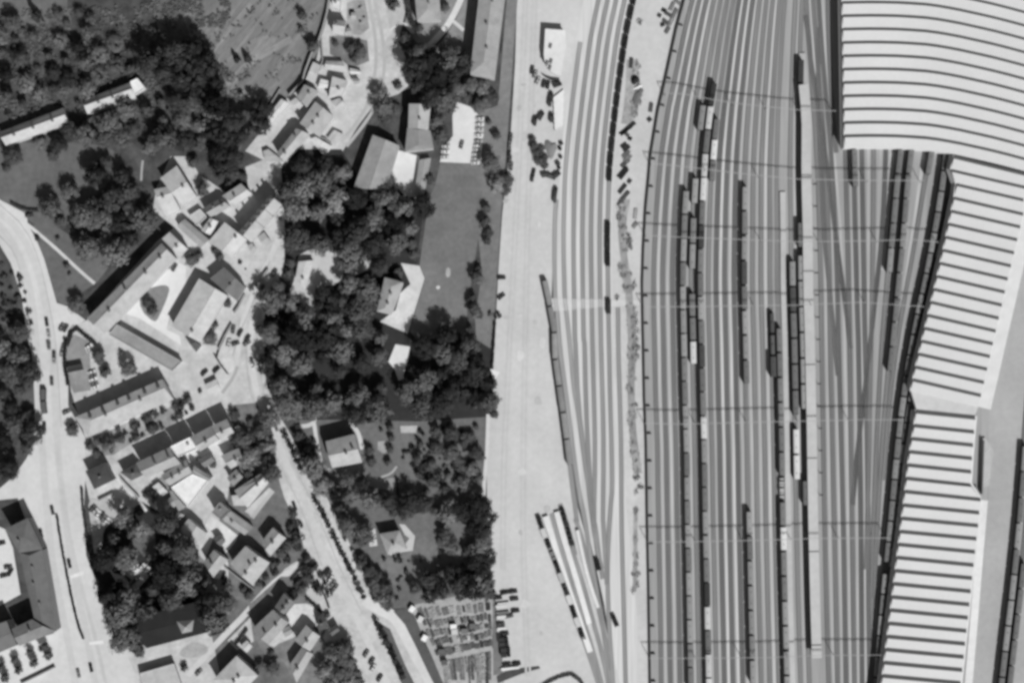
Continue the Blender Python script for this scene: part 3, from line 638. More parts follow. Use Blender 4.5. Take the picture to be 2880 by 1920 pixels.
# ---------------------------------------------------------------- saw-tooth sheds
def sawtooth(name, label, lines, h, ridge, band, wall=228, deck=None, edge=1.2):
    """lines: per bay a list of map points (west to east) along the dark rooflight; listed north to south"""
    L = [[gx(p, h) for p in l] for l in lines]
    base = sum((l[0] for l in L), Vector()) / len(L); base.z = 0
    root = thing(name, label, 'warehouse', base)
    roofm, glas = M(202, 'shed'), M(128, 'plain')
    wallpts_w = []; wallpts_e = []
    for i, l in enumerate(L):
        l = [p - base for p in l]
        m = len(l)
        # local south direction
        nxt = [p - base for p in L[i + 1]] if i + 1 < len(L) else None
        prv = [p - base for p in L[i - 1]] if i else None
        d = [((nxt[k] - l[k]) if nxt else (l[k] - prv[k])) for k in range(m)]
        val = [l[k] - d[k].normalized() * band * .5 for k in range(m)]
        rid = [l[k] + d[k].normalized() * band * .5 + Vector((0, 0, ridge)) for k in range(m)]
        end = [l[k] + d[k] - d[k].normalized() * band * .5 for k in range(m)]
        mb = MB()
        mb.add(rid + end, [(k + m, k + m + 1, k + 1, k) for k in range(m - 1)])
        for k in (0, m - 1):     # bay end cheeks
            mb.add([val[k], rid[k], end[k]], [(0, 1, 2) if k else (0, 2, 1)])
        if i == 0: first = val
        r = mb.ob('roof_bay', roofm, root)
        g = MB(); g.add(val + rid, [(k, k + m, k + m + 1, k + 1)[::-1] for k in range(m - 1)])
        g.ob('rooflight', glas, r)
        wallpts_w += [val[0], end[0]]; wallpts_e += [val[-1], end[-1]]
    rim = wallpts_w + end[1:-1] + wallpts_e[::-1] + first[1:-1][::-1]
    mb = MB(); n = len(rim)
    lo = [Vector((p.x, p.y, 0)) for p in rim]; hi = [Vector((p.x, p.y, h - .05)) for p in rim]
    mb.add(lo + hi, [((i + 1) % n, i, n + i, n + (i + 1) % n)[::-1] for i in range(n)])
    mb.ob('wall', M(wall), root)
    gt = MB()
    for wp, sd in ((wallpts_w, -1), (wallpts_e, 1)):
        pts = [wp[0]] + [wp[j] for j in range(1, len(wp), 2)]
        strip3(gt, pts, edge if sd > 0 else .5, h - .35, h + .12, off=(edge * .5 if sd > 0 else -.2) )
    gt.ob('eaves', M(220), root)
    sc = MB(); wp = [wallpts_w[0]] + [wallpts_w[j] for j in range(1, len(wallpts_w), 2)]; vs = []
    for i, p in enumerate(wp):
        t = wp[min(i + 1, len(wp) - 1)] - wp[max(i - 1, 0)]; nn = Vector((t.y, -t.x, 0)).normalized()
        if nn.x > 0: nn = -nn
        a = p + nn * .46; b = p + nn * 1.9
        vs += [Vector((a.x, a.y, h - .4)), Vector((b.x, b.y, h - 2.3))]
    sc.add(vs, [(2 * i, 2 * i + 1, 2 * i + 3, 2 * i + 2) for i in range(len(wp) - 1)])
    sc.ob('added_wall_slope', M(172), root)  # added slope, angled so grazing sun gives the west wall's grey
    return root, base

def sheds():
    # curved northern shed
    xs = [-40, 100, 200, 320, 450, 575, 700, 800, 900, 1000, 1100, 1200, 1300, 1430, 1568, 1760]
    def dy(x):
        pts = [(-60, 2), (0, 0), (200, -3), (320, -2), (450, 1), (575, 8), (700, 17), (800, 30), (900, 47), (1000, 66), (1100, 88), (1200, 110), (1300, 133), (1430, 166), (1568, 203), (1800, 265)]
        for a, b in zip(pts, pts[1:]):
            if a[0] <= x <= b[0]:
                return a[1] + (b[1] - a[1]) * (x - a[0]) / (b[0] - a[0])
    lines = []
    for k in range(-3, 11):
        y0 = 25 + 117.5 * k
        e = -34 + (y0 / 1340.0) * 22
        lines.append([(2380 + (x if x > -40 else e) * T_, (y0 + dy(max(x, -40))) * T_) for x in xs])
    sawtooth('curved_warehouse', 'huge white warehouse with curved saw-tooth roof at the top right corner', lines, 9.0, 1.3, 1.75, edge=.6)
    # middle shed
    lw = [(948, -118), (920, 0), (975, 125), (950, 243), (927, 359), (904, 473), (879, 588), (855, 703), (829, 818), (802, 933), (775, 1047), (748, 1161), (720, 1276), (694, 1390), (667, 1503), (640, 1617), (612, 1731), (588, 1843)]
    le = [(1640, 50), (1600, 155), (1560, 260), (1560, 385), (1532, 497), (1505, 610), (1478, 725), (1450, 840), (1422, 955), (1396, 1070), (1370, 1185), (1343, 1300), (1316, 1413), (1290, 1525), (1265, 1637), (1240, 1749), (1213, 1865), (1186, 1980)]
    lines = [[(2380 + (a[0] + (b[0] - a[0]) * u) * T_, 480 + (a[1] + (b[1] - a[1]) * u) * T_) for u in (0, .5, 1)] for a, b in zip(lw, le)]
    root, base = sawtooth('middle_warehouse', 'white saw-tooth warehouse slanting down between the curved and the southern warehouse', lines, 9.0, 1.35, 1.8, edge=6.5)
    q = W4('A52', '568,425 1172,552 1136,655 622,604', 8.6)
    mb = MB(); mb.prism([(p.x - base.x, p.y - base.y) for p in q], 0, 8.6); mb.ob('link_block', M(205, 'concrete'), root)
    # southern shed
    lw = [(613, 618), (600, 740), (580, 855), (560, 970), (545, 1087), (533, 1204), (519, 1320), (505, 1440), (490, 1556), (477, 1672), (462, 1786), (448, 1901), (434, 2017), (420, 2132), (406, 2248), (391, 2364), (378, 2480), (363, 2596), (349, 2711), (335, 2826), (321, 2942), (307, 3058), (293, 3172), (279, 3288)]
    le = [(1135, 672), (1125, 795), (1116, 912), (1106, 1028), (1099, 1146), (1090, 1266), (1182, 1390), (1170, 1506), (1160, 1620), (1146, 1735), (1133, 1851), (1120, 1967), (1107, 2082), (1095, 2198), (1083, 2314), (1070, 2430), (1057, 2546), (1045, 2660), (1033, 2775), (1020, 2890), (1007, 3006), (995, 3120), (982, 3236), (970, 3350)]
    lines = [[(2380 + (a[0] + (b[0] - a[0]) * u) * T_, 960 + (a[1] + (b[1] - a[1]) * u) * T_) for u in (0, .5, 1)] for a, b in zip(lw, le)]
    root, base = sawtooth('southern_warehouse', 'white saw-tooth warehouse along the lower right, with a notch and loading ramp', lines, 9.0, 1.4, 1.9, edge=1.0)
    q = W4('A52', '1185,1395 1250,1400 1100,3160 1030,3160', 8.4)
    mb = MB(); mb.prism([(p.x - base.x, p.y - base.y) for p in q], 8.0, 8.75); mb.ob('canopy', M(224, 'concrete'), root)
    # loading ramp in the notch
    q = [gx(p) for p in P('A52', '1200,850 1225,850 1292,960 1252,1270 1195,1285')]
    base = sum(q, Vector()) / 5; base.z = 0
    rr = thing('loading_ramp', 'pale hatched loading ramp in the notch of the southern warehouse', 'ramp', base)
    mb = MB(); mb.prism([(p.x - base.x, p.y - base.y) for p in q], 0, 1.3); d = mb.ob('deck', M(186, 'concrete'), rr)
    for k in range(9):
        a = gx(P('A52', '%d,%d' % (1205, 1000 + 30 * k))[0]) - base; b = gx(P('A52', '%d,%d' % (1262, 950 + 30 * k))[0]) - base
        mb = MB(); m = (a + b) / 2; mb.obox((m.x, m.y), (b - a), (b - a).length, .3, 1.3, 1.36); mb.ob('stripe', M(215), d)
    q = [gx(p) for p in P('A52', '1196,880 1206,870 1190,1340 1180,1340')]
    mb = MB(); mb.prism([(p.x - base.x, p.y - base.y) for p in q], 0, 3.4); mb.ob('side_wall', M(120), rr)
# ---------------------------------------------------------------- railway
def interp(tab, y):
    if y <= tab[0][1]: a, b = tab[0], tab[1]
    elif y >= tab[-1][1]: a, b = tab[-2], tab[-1]
    else:
        for a, b in zip(tab, tab[1:]):
            if a[1] <= y <= b[1]: break
    return a[0] + (b[0] - a[0]) * (y - a[1]) / (b[1] - a[1])
WALL = [(1925, 0), (1902, 86), (1870, 233), (1851, 312), (1829, 446), (1825, 500), (1816, 592), (1810, 703), (1807, 799), (1809, 926), (1810, 960), (1813, 1120), (1818, 1247), (1821, 1460), (1825, 1650), (1829, 1920)]
PLAT = [(2262, 0), (2257, 137), (2254, 300), (2253, 500), (2257, 650), (2258, 800), (2263, 960), (2268, 1200), (2272, 1450), (2278, 1700), (2285, 1920)]
T7 = P('A30', '1092,-100 1075,0 1040,150 1000,350 965,600 925,900 890,1200 870,1400 858,1568') + P('A31', '850,300 843,600 846,900 850,1200 856,1500') + P('A32', '860,200 866,500 882,1000 886,1300') + P('A33', '872,0 852,280 842,600 850,900 866,1200 890,1568 905,1750')
YS = list(range(-60, 2000, 60))
TR = {}
def east_track(x650):
    u = (x650 - 1812.5) / (2257 - 1812.5)
    return [(interp(WALL, y) + (interp(PLAT, y) - interp(WALL, y)) * u, y) for y in YS]
def west_track(off_top, off_mid, end=None, y0=-60):
    out = []
    for y in YS:
        if y < y0: continue
        o = off_top + (off_mid - off_top) * min(1, max(0, y / 700.0))
        out.append((interp(T7, y) + o, y))
        if end and y > end[0][1] - 60: break
    if end: out += end
    return out
def tracks_def():
    k = T_
    TR['w7'] = T7
    TR['w6'] = west_track(-80 * k, -70 * k, P('A32', '785,0 800,500 810,1000 802,1568') + P('A33', '806,150 822,400 838,700'))
    TR['w5'] = west_track(-155 * k, -146 * k, P('A32', '710,0 724,500 735,1000 722,1568') + P('A33', '738,200 770,480 800,650'))
    TR['w4'] = west_track(-230 * k, -223 * k, P('A32', '642,0 650,500 684,1200 720,1568') + P('A33', '745,250'))
    TR['w3'] = west_track(-310 * k, -300 * k, P('A32', '560,0 585,560 640,1000 700,1500') + P('A33', '740,330 790,560'))
    TR['w2'] = west_track(-395 * k, -388 * k, P('A31', '460,900 466,1130 485,1280 515,1568') + P('A32', '545,400 580,600 640,1050 700,1450') + P('A33', '760,480'), 80)
    TR['w1'] = P('A31', '392,260 380,400 375,700 378,1000 384,1150 402,1270 425,1568') + P('A32', '450,260 485,520 545,1000 590,1320') + P('A33', '640,100 690,450 750,800 800,1050 840,1350 880,1750')
    TR['w8'] = P('A31', '935,1210 938,1568') + P('A32', '952,500 965,1000 966,1568') + P('A33', '975,500 988,1000 1004,1568 1012,1800')
    TR['dock'] = P('A31', '285,960 320,1120 372,1400') + P('A32', '378,120 420,430 470,760 530,1260') + P('A33', '575,150')
    TR['d1'] = P('A33', '350,75 390,220 440,400 500,600 560,800 630,1020 700,1230 790,1568 840,1750')
    TR['d2'] = P('A33', '505,330 560,480 640,740 720,1040 800,1320 850,1568 880,1750')
    TR['d3'] = P('A33', '560,120 620,300 690,600 760,900 830,1200 870,1450')
    TR['d4'] = P('A33', '425,-10 470,130 507,260 548,400 560,440')
    TR['d0'] = P('A33', '235,110 290,270 360,440 420,600 500,810 570,1010 650,1230 740,1500 800,1700')
    for n, x in (('e1', 1843), ('e2', 1868), ('e3', 1895), ('e4', 1922), ('e5', 1947), ('e6', 1971), ('e7', 1995), ('e8', 2016), ('e9', 2040), ('e10', 2066), ('e11', 2092), ('e12', 2117), ('e13', 2141), ('e14', 2166), ('e15', 2185), ('e16', 2225), ('e17', 2249)):
        TR[n] = east_track(x)
    TR['r1'] = [(2268, -60), (2266, 0), (2282, 200), (2299, 450), (2307, 700), (2312, 1000), (2320, 1500), (2331, 1920), (2333, 1990)]
    TR['r2'] = [(2284, -60), (2287, 0), (2302, 200), (2323, 450), (2332, 700), (2336, 1000), (2346, 1400), (2356, 1920), (2358, 1990)]
    TR['r3'] = [(2298, -60), (2302, 0), (2316, 200), (2340, 450), (2354, 750), (2360, 1000), (2371, 1400), (2380, 1920), (2382, 1990)]
    TR['r4'] = [(2378, 415), (2382, 600), (2387, 800), (2391, 1000), (2396, 1400), (2403, 1920), (2405, 1990)]
    TR['r5'] = [(2399, 415), (2404, 600), (2411, 850), (2416, 1000), (2421, 1400), (2425, 1920), (2426, 1990)]
    TR['r6'] = [(2530, 415), (2519, 512), (2511, 607), (2503, 687), (2494, 799), (2478, 1000), (2463, 1300), (2453, 1600), (2448, 1990)]
    TR['r7'] = [(2560, 415), (2548, 512), (2536, 671), (2526, 767), (2511, 926), (2495, 1071), (2478, 1300), (2466, 1500), (2458, 1680)]
    TR['r8'] = [(2618, 415), (2600, 520), (2570, 700), (2540, 860), (2515, 1020), (2500, 1150), (2484, 1350)]
    TR['r9'] = [(2659, 415), (2640, 560), (2606, 751), (2574, 895), (2556, 992), (2536, 1113), (2517, 1279), (2503, 1438), (2486, 1611), (2474, 1739), (2460, 1920), (2455, 1990)]
    TR['r10'] = [(2684, 500), (2662, 600), (2628, 751), (2596, 895), (2578, 992), (2554, 1135), (2533, 1279), (2518, 1438), (2500, 1620)]
    TR['r11'] = [(2424, 412), (2428, 640), (2432, 900), (2437, 1100), (2441, 1350), (2444, 1700), (2447, 1990)]
    TR['r12'] = [(2458, 412), (2456, 640), (2452, 900), (2447, 1100), (2444, 1300), (2436, 1600)]
    TR['r13'] = [(2492, 412), (2484, 640), (2466, 800), (2455, 900), (2438, 1055), (2414, 1247), (2398, 1420)]
    TR['x1'] = P('A40', '1085,140 1110,300 1130,560 1190,880 1235,1180 1285,1568') + P('A41', '1330,400 1380,800 1440,1200 1480,1568')
    TR['x2'] = P('A40', '1200,250 1195,700 1205,1100 1230,1568') + P('A41', '1245,500 1290,1000 1330,1400') + P('A42', '1370,300')
    TR['s1'] = [(2905, 950), (2885, 1150), (2868, 1400), (2846, 1620), (2824, 1800), (2810, 1920), (2803, 1990)]
    TR['s2'] = [(2905, 1200), (2892, 1400), (2870, 1620), (2848, 1800), (2834, 1920), (2827, 1990)]
    TR['n1'] = [(2328, -60), (2330, 60), (2338, 300), (2352, 430)]
    for n in TR: TR[n] = smooth(TR[n], 1)

WN = {'w1': 'goods yard track nearest the wide pavement', 'w2': 'second goods yard track from the wide pavement', 'w3': 'third goods yard track from the wide pavement',
      'w4': 'fourth goods yard track from the wide pavement', 'w5': 'fifth goods yard track from the wide pavement', 'w6': 'sixth goods yard track from the wide pavement',
      'w7': 'goods yard track carrying the dark open wagons', 'w8': 'short goods yard track beside the bushy cinder strip', 'dock': 'slanting siding along the pavement edge',
      'd0': 'dock siding with the mixed loads', 'd1': 'dock siding between the two pale platforms', 'd2': 'dock siding east of the pale platforms', 'd3': 'outer dock siding joining the yard throat', 'd4': 'shortest dock siding beside the eastern pale platform'}
for i_ in range(17):
    WN['e%d' % (i_ + 1)] = '%s main line track east of the dark yard wall' % nth(i_)
for i_ in range(13):
    WN['r%d' % (i_ + 1)] = '%s track east of the long canopy' % nth(i_)
WN.update(s1='siding beyond the platform road', s2='second siding beyond the platform road', n1='track along the curved warehouse wall', x1='dark crossover track slanting away from the canopy tip', x2='second crossover track near the canopy')

def build_tracks():
    for ti, (n, pts) in enumerate(TR.items()):
        dz = ti * .0031
        v = [gx(p, z=0) for p in pts]
        base = v[len(v) // 2].copy(); base.z = 0
        root = thing('railway_track', WN[n], 'railway track', base, 0, 'railway tracks of the yard')
        L = [p - base for p in v]
        west = n[0] in 'wd'
        tone = {'w': 158, 'd': 160, 'e': 142, 'r': 134, 's': 126, 'n': 124, 'x': 100}[n[0]]
        if n in ('w1', 'w2'): tone = 168
        tone = {'e1': 132, 'e2': 127, 'e3': 124, 'e8': 114, 'e9': 120, 'e10': 112, 'e7': 142, 'e12': 141, 'e13': 143, 'r3': 112, 'r5': 108, 'r2': 130, 'r4': 124, 'r11': 116, 'r12': 134, 'r13': 96, 'x2': 112}.get(n, tone)
        mb = MB(); ribbon(mb, L, 2.35, .16 + dz)
        mb.ob('ballast_bed', M(tone, 'track'), root)
        mb = MB(); d = resample(L, .8)
        for p, t in d:
            nn = Vector((-t.y, t.x, 0)); a = t * .13; b = nn * 1.15
            mb.add([p - a - b + Vector((0, 0, .24 + dz)), p + a - b + Vector((0, 0, .24 + dz)), p + a + b + Vector((0, 0, .24 + dz)), p - a + b + Vector((0, 0, .24 + dz))], [(0, 1, 2, 3)])
        mb.ob('sleepers', M(int(tone * .95), 'track'), root)
        for o in (-.75, .75):
            mb = MB(); strip3(mb, L, .09, .26 + dz, .42 + dz, o); mb.ob('rail', M(150, 'metal'), root)

WP = {}
def wagon_kit(kind, tone, Lm):
    key = (kind, tone, Lm)
    if key in WP: return WP[key]
    kids = []
    wd = 2.1 if kind == 'open' else 2.75
    mb = MB(); mb.box(-Lm / 2, Lm / 2, -1.2, 1.2, .95, 1.2)
    for sx in (-1, 1):
        for sy in (-.85, .85): mb.box(sx * (Lm / 2 + .25) - .25, sx * (Lm / 2 + .25) + .25, sy - .17, sy + .17, .95, 1.25)
    kids.append(mb.ob('underframe', M(52, 'plain')))
    if kind == 'van':
        mb = MB(); mb.box(-Lm / 2, Lm / 2, -wd / 2, wd / 2, 1.2, 4.1); kids.append(mb.ob('body', M(max(48, tone - 50), 'plain')))
        mb = MB(); vs = []; m = 8
        for e in (-Lm / 2 - .08, Lm / 2 + .08):
            for k in range(m + 1):
                a = math.pi * k / m; vs.append((e, -math.cos(a) * (wd / 2 + .08), 4.08 + .5 * math.sin(a)))
        mb.add(vs, [(k, m + 1 + k, m + 2 + k, k + 1)[::-1] for k in range(m)] + [tuple(range(m + 1))[::-1], tuple(range(m + 1, 2 * m + 2))])
        rf = mb.ob('roof', M(tone, 'plain')); kids.append(rf)
        for x in (-Lm * .25, Lm * .25):
            mb = MB(); mb.box(x - .2, x + .2, -.2, .2, 4.5, 4.75); v = mb.ob('roof_vent', M(60, 'plain')); v.parent = rf
    elif kind == 'open':
        for a in ((-Lm / 2, Lm / 2, -wd / 2, -wd / 2 + .12), (-Lm / 2, Lm / 2, wd / 2 - .12, wd / 2), (-Lm / 2, -Lm / 2 + .12, -wd / 2 + .12, wd / 2 - .12), (Lm / 2 - .12, Lm / 2, -wd / 2 + .12, wd / 2 - .12)):
            if a is not None:
                mb = MB() if not kids[1:] else mb
                mb.box(a[0], a[1], a[2], a[3], 1.2, 2.2)
                if len(kids) == 1: kids.append(None)
        kids[1] = mb.ob('body', M(62, 'plain'))
        mb = MB(); n = 7; rr = random.Random(int(tone))
        vs = []
        for i in range(n + 1):
            for j in range(4):
                x = -Lm / 2 + .13 + (Lm - .26) * i / n; y = -wd / 2 + .13 + (wd - .26) * j / 3
                vs.append((x, y, 1.75 + (.65 if 0 < j < 3 else 0) * (rr.uniform(.2, 1.2) if 0 < i < n else .1)))
        mb.add(vs, [(4 * i + j, 4 * i + 4 + j, 4 * i + 5 + j, 4 * i + 1 + j) for i in range(n) for j in range(3)])
        kids.append(mb.ob('load', M(tone, 'dirt')))
    elif kind == 'flat':
        mb = MB(); mb.box(-Lm / 2, Lm / 2, -wd / 2, wd / 2, 1.2, 1.4); kids.append(mb.ob('deck', M(tone, 'plain')))
        mb = MB()
        for k in range(6):
            x = -Lm / 2 + .4 + (Lm - .8) * k / 5
            for y in (-wd / 2 - .03, wd / 2 + .03): mb.box(x - .06, x + .06, y - .06, y + .06, 1.2, 2.3)
        kids.append(mb.ob('stakes', M(70, 'plain')))
    elif kind == 'loaded':
        mb = MB(); mb.box(-Lm / 2, Lm / 2, -wd / 2, wd / 2, 1.2, 1.4); kids.append(mb.ob('deck', M(130, 'plain')))
        rr = random.Random(int(tone) + 5); x = -Lm / 2 + .3
        mb = MB()
        while x < Lm / 2 - 1:
            ln = rr.uniform(.8, 2.2); mb.box(x, min(x + ln, Lm / 2 - .1), -wd / 2 + rr.uniform(.1, .6), wd / 2 - rr.uniform(.1, .6), 1.4, rr.uniform(2.0, 3.0)); x += ln + rr.uniform(.2, 1.3)
        kids.append(mb.ob('load', M(tone, 'plain')))
    elif kind == 'tank':
        mb = MB(); mb.cyl((0, 0, 2.4), (1, 0, 0), 1.2, Lm - .4, 14); kids.append(mb.ob('tank', M(tone, 'plain'), None, False))
        mb = MB(); mb.cyl((0, 0, 3.7), (0, 0, 1), .45, .5, 10); kids.append(mb.ob('dome', M(tone, 'plain')))
    elif kind == 'coach':
        mb = MB(); mb.box(-Lm / 2, Lm / 2, -wd / 2, wd / 2, 1.2, 3.4); kids.append(mb.ob('body', M(60, 'plain')))
        mb = MB(); vs = []; m = 8
        for e in (-Lm / 2, Lm / 2):
            for k in range(m + 1):
                a = math.pi * k / m; vs.append((e, -math.cos(a) * (wd / 2 + .04), 3.38 + .55 * math.sin(a)))
        mb.add(vs, [(k, m + 1 + k, m + 2 + k, k + 1)[::-1] for k in range(m)] + [tuple(range(m + 1))[::-1], tuple(range(m + 1, 2 * m + 2))])
        kids.append(mb.ob('roof', M(tone, 'roof')))
    for x in (-Lm * .32, Lm * .32):
        mb = MB()
        for y in (-.75, .75): mb.cyl((x, y, .82), (0, 1, 0), .46, .14, 10)
        mb.cyl((x, 0, .82), (0, 1, 0), .09, 1.4, 6)
        kids.append(mb.ob('wheelset', M(48, 'metal')))
    WP[key] = kids
    return kids

USED_KIT = set()
def wagon(kind, tone, Lm, p, t, label, name, cat, group):
    root = thing(name, label, cat, (p.x, p.y, 0), math.atan2(t.y, t.x), group)
    kids = wagon_kit(kind, tone, Lm)
    key = (kind, tone, Lm)
    if key in USED_KIT: dup(kids, root)
    else:
        USED_KIT.add(key)
        for k in kids: k.parent = root
    return root

KN = {'van': ('covered_wagon', 'covered wagon'), 'open': ('open_wagon', 'open wagon'), 'flat': ('flat_wagon', 'flat wagon'), 'loaded': ('flat_wagon', 'loaded flat wagon'), 'tank': ('tank_wagon', 'tank wagon'), 'coach': ('coach', 'coach')}
def tone_word(t):
    return 'white' if t > 195 else 'pale' if t > 158 else 'grey' if t > 108 else 'dark' if t > 70 else 'black'
TRAINN = {}
def train(tr, y0, y1, spec, where, Lm=11.0, gap=1.3):
    """spec: list of (kind, tone) cycled along the train from north to south"""
    pts = [gx(p, z=0) for p in TR[tr]]
    sm = resample(pts, .5)
    ya, yb = (960 - y0) * S, (960 - y1) * S
    seg = [q for q in sm if yb <= q[0].y <= ya]
    step = int((Lm + gap) * 2)
    n = len(seg) // step
    for i in range(n):
        p, t = seg[i * step + int(Lm)]
        kind, tone = spec[i % len(spec)]
        nm, cat = KN[kind]
        wagon(kind, tone, Lm, p, t, '%s %s, %s from the north %s' % (tone_word(tone), cat, nth(i), where), nm, 'railway wagon' if kind != 'coach' else 'coach', 'wagons standing ' + where)

V = lambda *t: [('van', int(133 + (x - 133) * .5) if 80 < x < 185 else x) for x in t]
def trains():
    train('w7', -20, 555, [('open', 40), ('open', 46), ('open', 54), ('open', 42)], 'in the long dark train by the cinder strip', 6.0, 1.5)
    train('w7', 628, 785, [('open', 44), ('open', 52)], 'in the middle short train by the cinder strip', 6.8, .9)
    train('w7', 845, 905, [('open', 60)], 'in the southern pair by the cinder strip', 6.8, .9)
    train('dock', 790, 1370, [('coach', 138), ('coach', 130), ('coach', 144)], 'on the slanting siding by the pavement', 12.6, 1.2)
    train('d0', 1455, 1815, [('loaded', 44), ('flat', 200), ('loaded', 50), ('loaded', 120), ('loaded', 46), ('flat', 175), ('loaded', 60), ('flat', 210)], 'on the outermost dock siding', 5.6, .8)
    train('d4', 1432, 1550, [('loaded', 50), ('loaded', 58)], 'on the shortest dock siding', 4.6, .6)
    train('e4', 540, 1990, V(150, 110, 165, 96, 172, 150, 168, 118, 100, 160, 165, 84), 'on the fourth main track')
    train('e5', 505, 600, V(178), 'in the upper group on the fifth main track', 12)
    train('e5', 615, 785, V(120, 158), 'in the middle group on the fifth main track', 12)
    train('e5', 828, 1045, V(104, 98, 205), 'in the lower group on the fifth main track', 10.8)
    train('e5', 300, 415, V(140), 'in the topmost group on the fifth main track', 12)
    train('e6', 236, 1990, V(60, 195, 84, 190, 205, 92, 70, 120, 88, 180, 96, 76, 84, 110, 205, 150, 92, 100, 160, 150, 104), 'on the sixth main track')
    train('e7', 341, 550, V(92, 215, 100, 160), 'on the seventh main track', 9.6)
    train('e11', 528, 1145, V(172, 110, 150, 80, 92, 178, 150, 90, 86, 94), 'in the upper eleventh track train', 11.2)
    train('e11', 1435, 1990, V(168, 84, 150, 140, 138, 120, 165), 'in the lower eleventh track train', 11.2)
    train('e14', 880, 1105, [('tank', 84), ('tank', 96), ('van', 80)], 'in the short train near the narrow platform', 10)
    train('e15', 924, 1990, V(110, 92, 120, 128, 100, 112) + [('loaded', 175)] + V(118, 215, 120, 104, 168, 165, 160, 172), 'in the long train at the narrow platform', 11.2)
    train('e16', 738, 1205, V(150, 80, 92, 96, 88, 84), 'in the western canopy side train', 11.8)
    train('e16', 1208, 1355, V(212), 'in the white canopy side pair', 11.8)
    train('e17', 172, 262, V(66), 'beside the platform head', 11)
    train('e17', 630, 715, V(92), 'in the northern canopy side set', 11.8)
    train('e17', 722, 1160, V(178, 170, 172, 168, 174), 'in the eastern canopy side train', 11.8)
    train('e17', 1352, 1440, V(88), 'in the southern canopy side set', 11.8)
    train('r5', 426, 545, V(104), 'at the curved warehouse edge', 8.8, 1.0)
    train('r6', 426, 835, V(92, 110, 104, 98, 150), 'in the western middle train', 11.5)
    train('r7', 426, 1080, V(100, 112, 92, 140, 104, 108), 'in the eastern middle train', 11.5)
    train('r8', 428, 505, V(104), 'just below the curved warehouse corner', 11.5)
    train('r9', 428, 1600, V(92, 104, 130, 98, 150, 120, 100, 140), 'in the outer warehouse row', 9.5)
    train('r10', 560, 1610, V(96, 84, 168, 90, 100), 'in the inner warehouse row', 9.5)
    train('r9', 1610, 1990, V(150, 104, 172, 98), 'at the southern warehouse front', 9.5)
    train('s1', 1252, 1990, V(160, 96, 90, 165, 92, 150, 158), 'on the siding at the right frame edge', 12)
    train('s2', 1580, 1990, V(88, 96), 'on the outermost right edge siding', 12)
    # small shunters
    for fr, s, a, lb in (('A33', '755,520', -75, 'small dark shunter waiting at the yard throat'), ('A33', '907,1015', -68, 'small dark trolley alone on the pale yard throat')):
        p = gx(P(fr, s)[0], z=0); t = Vector((math.cos(math.radians(a)), math.sin(math.radians(a)), 0))
        wagon('open', 44 if 'trolley' not in lb else 50, 5.5, p, t, lb, 'shunter' if 'shunter' in lb else 'rail_trolley', 'rail vehicle', 'small rail vehicles in the goods yard')

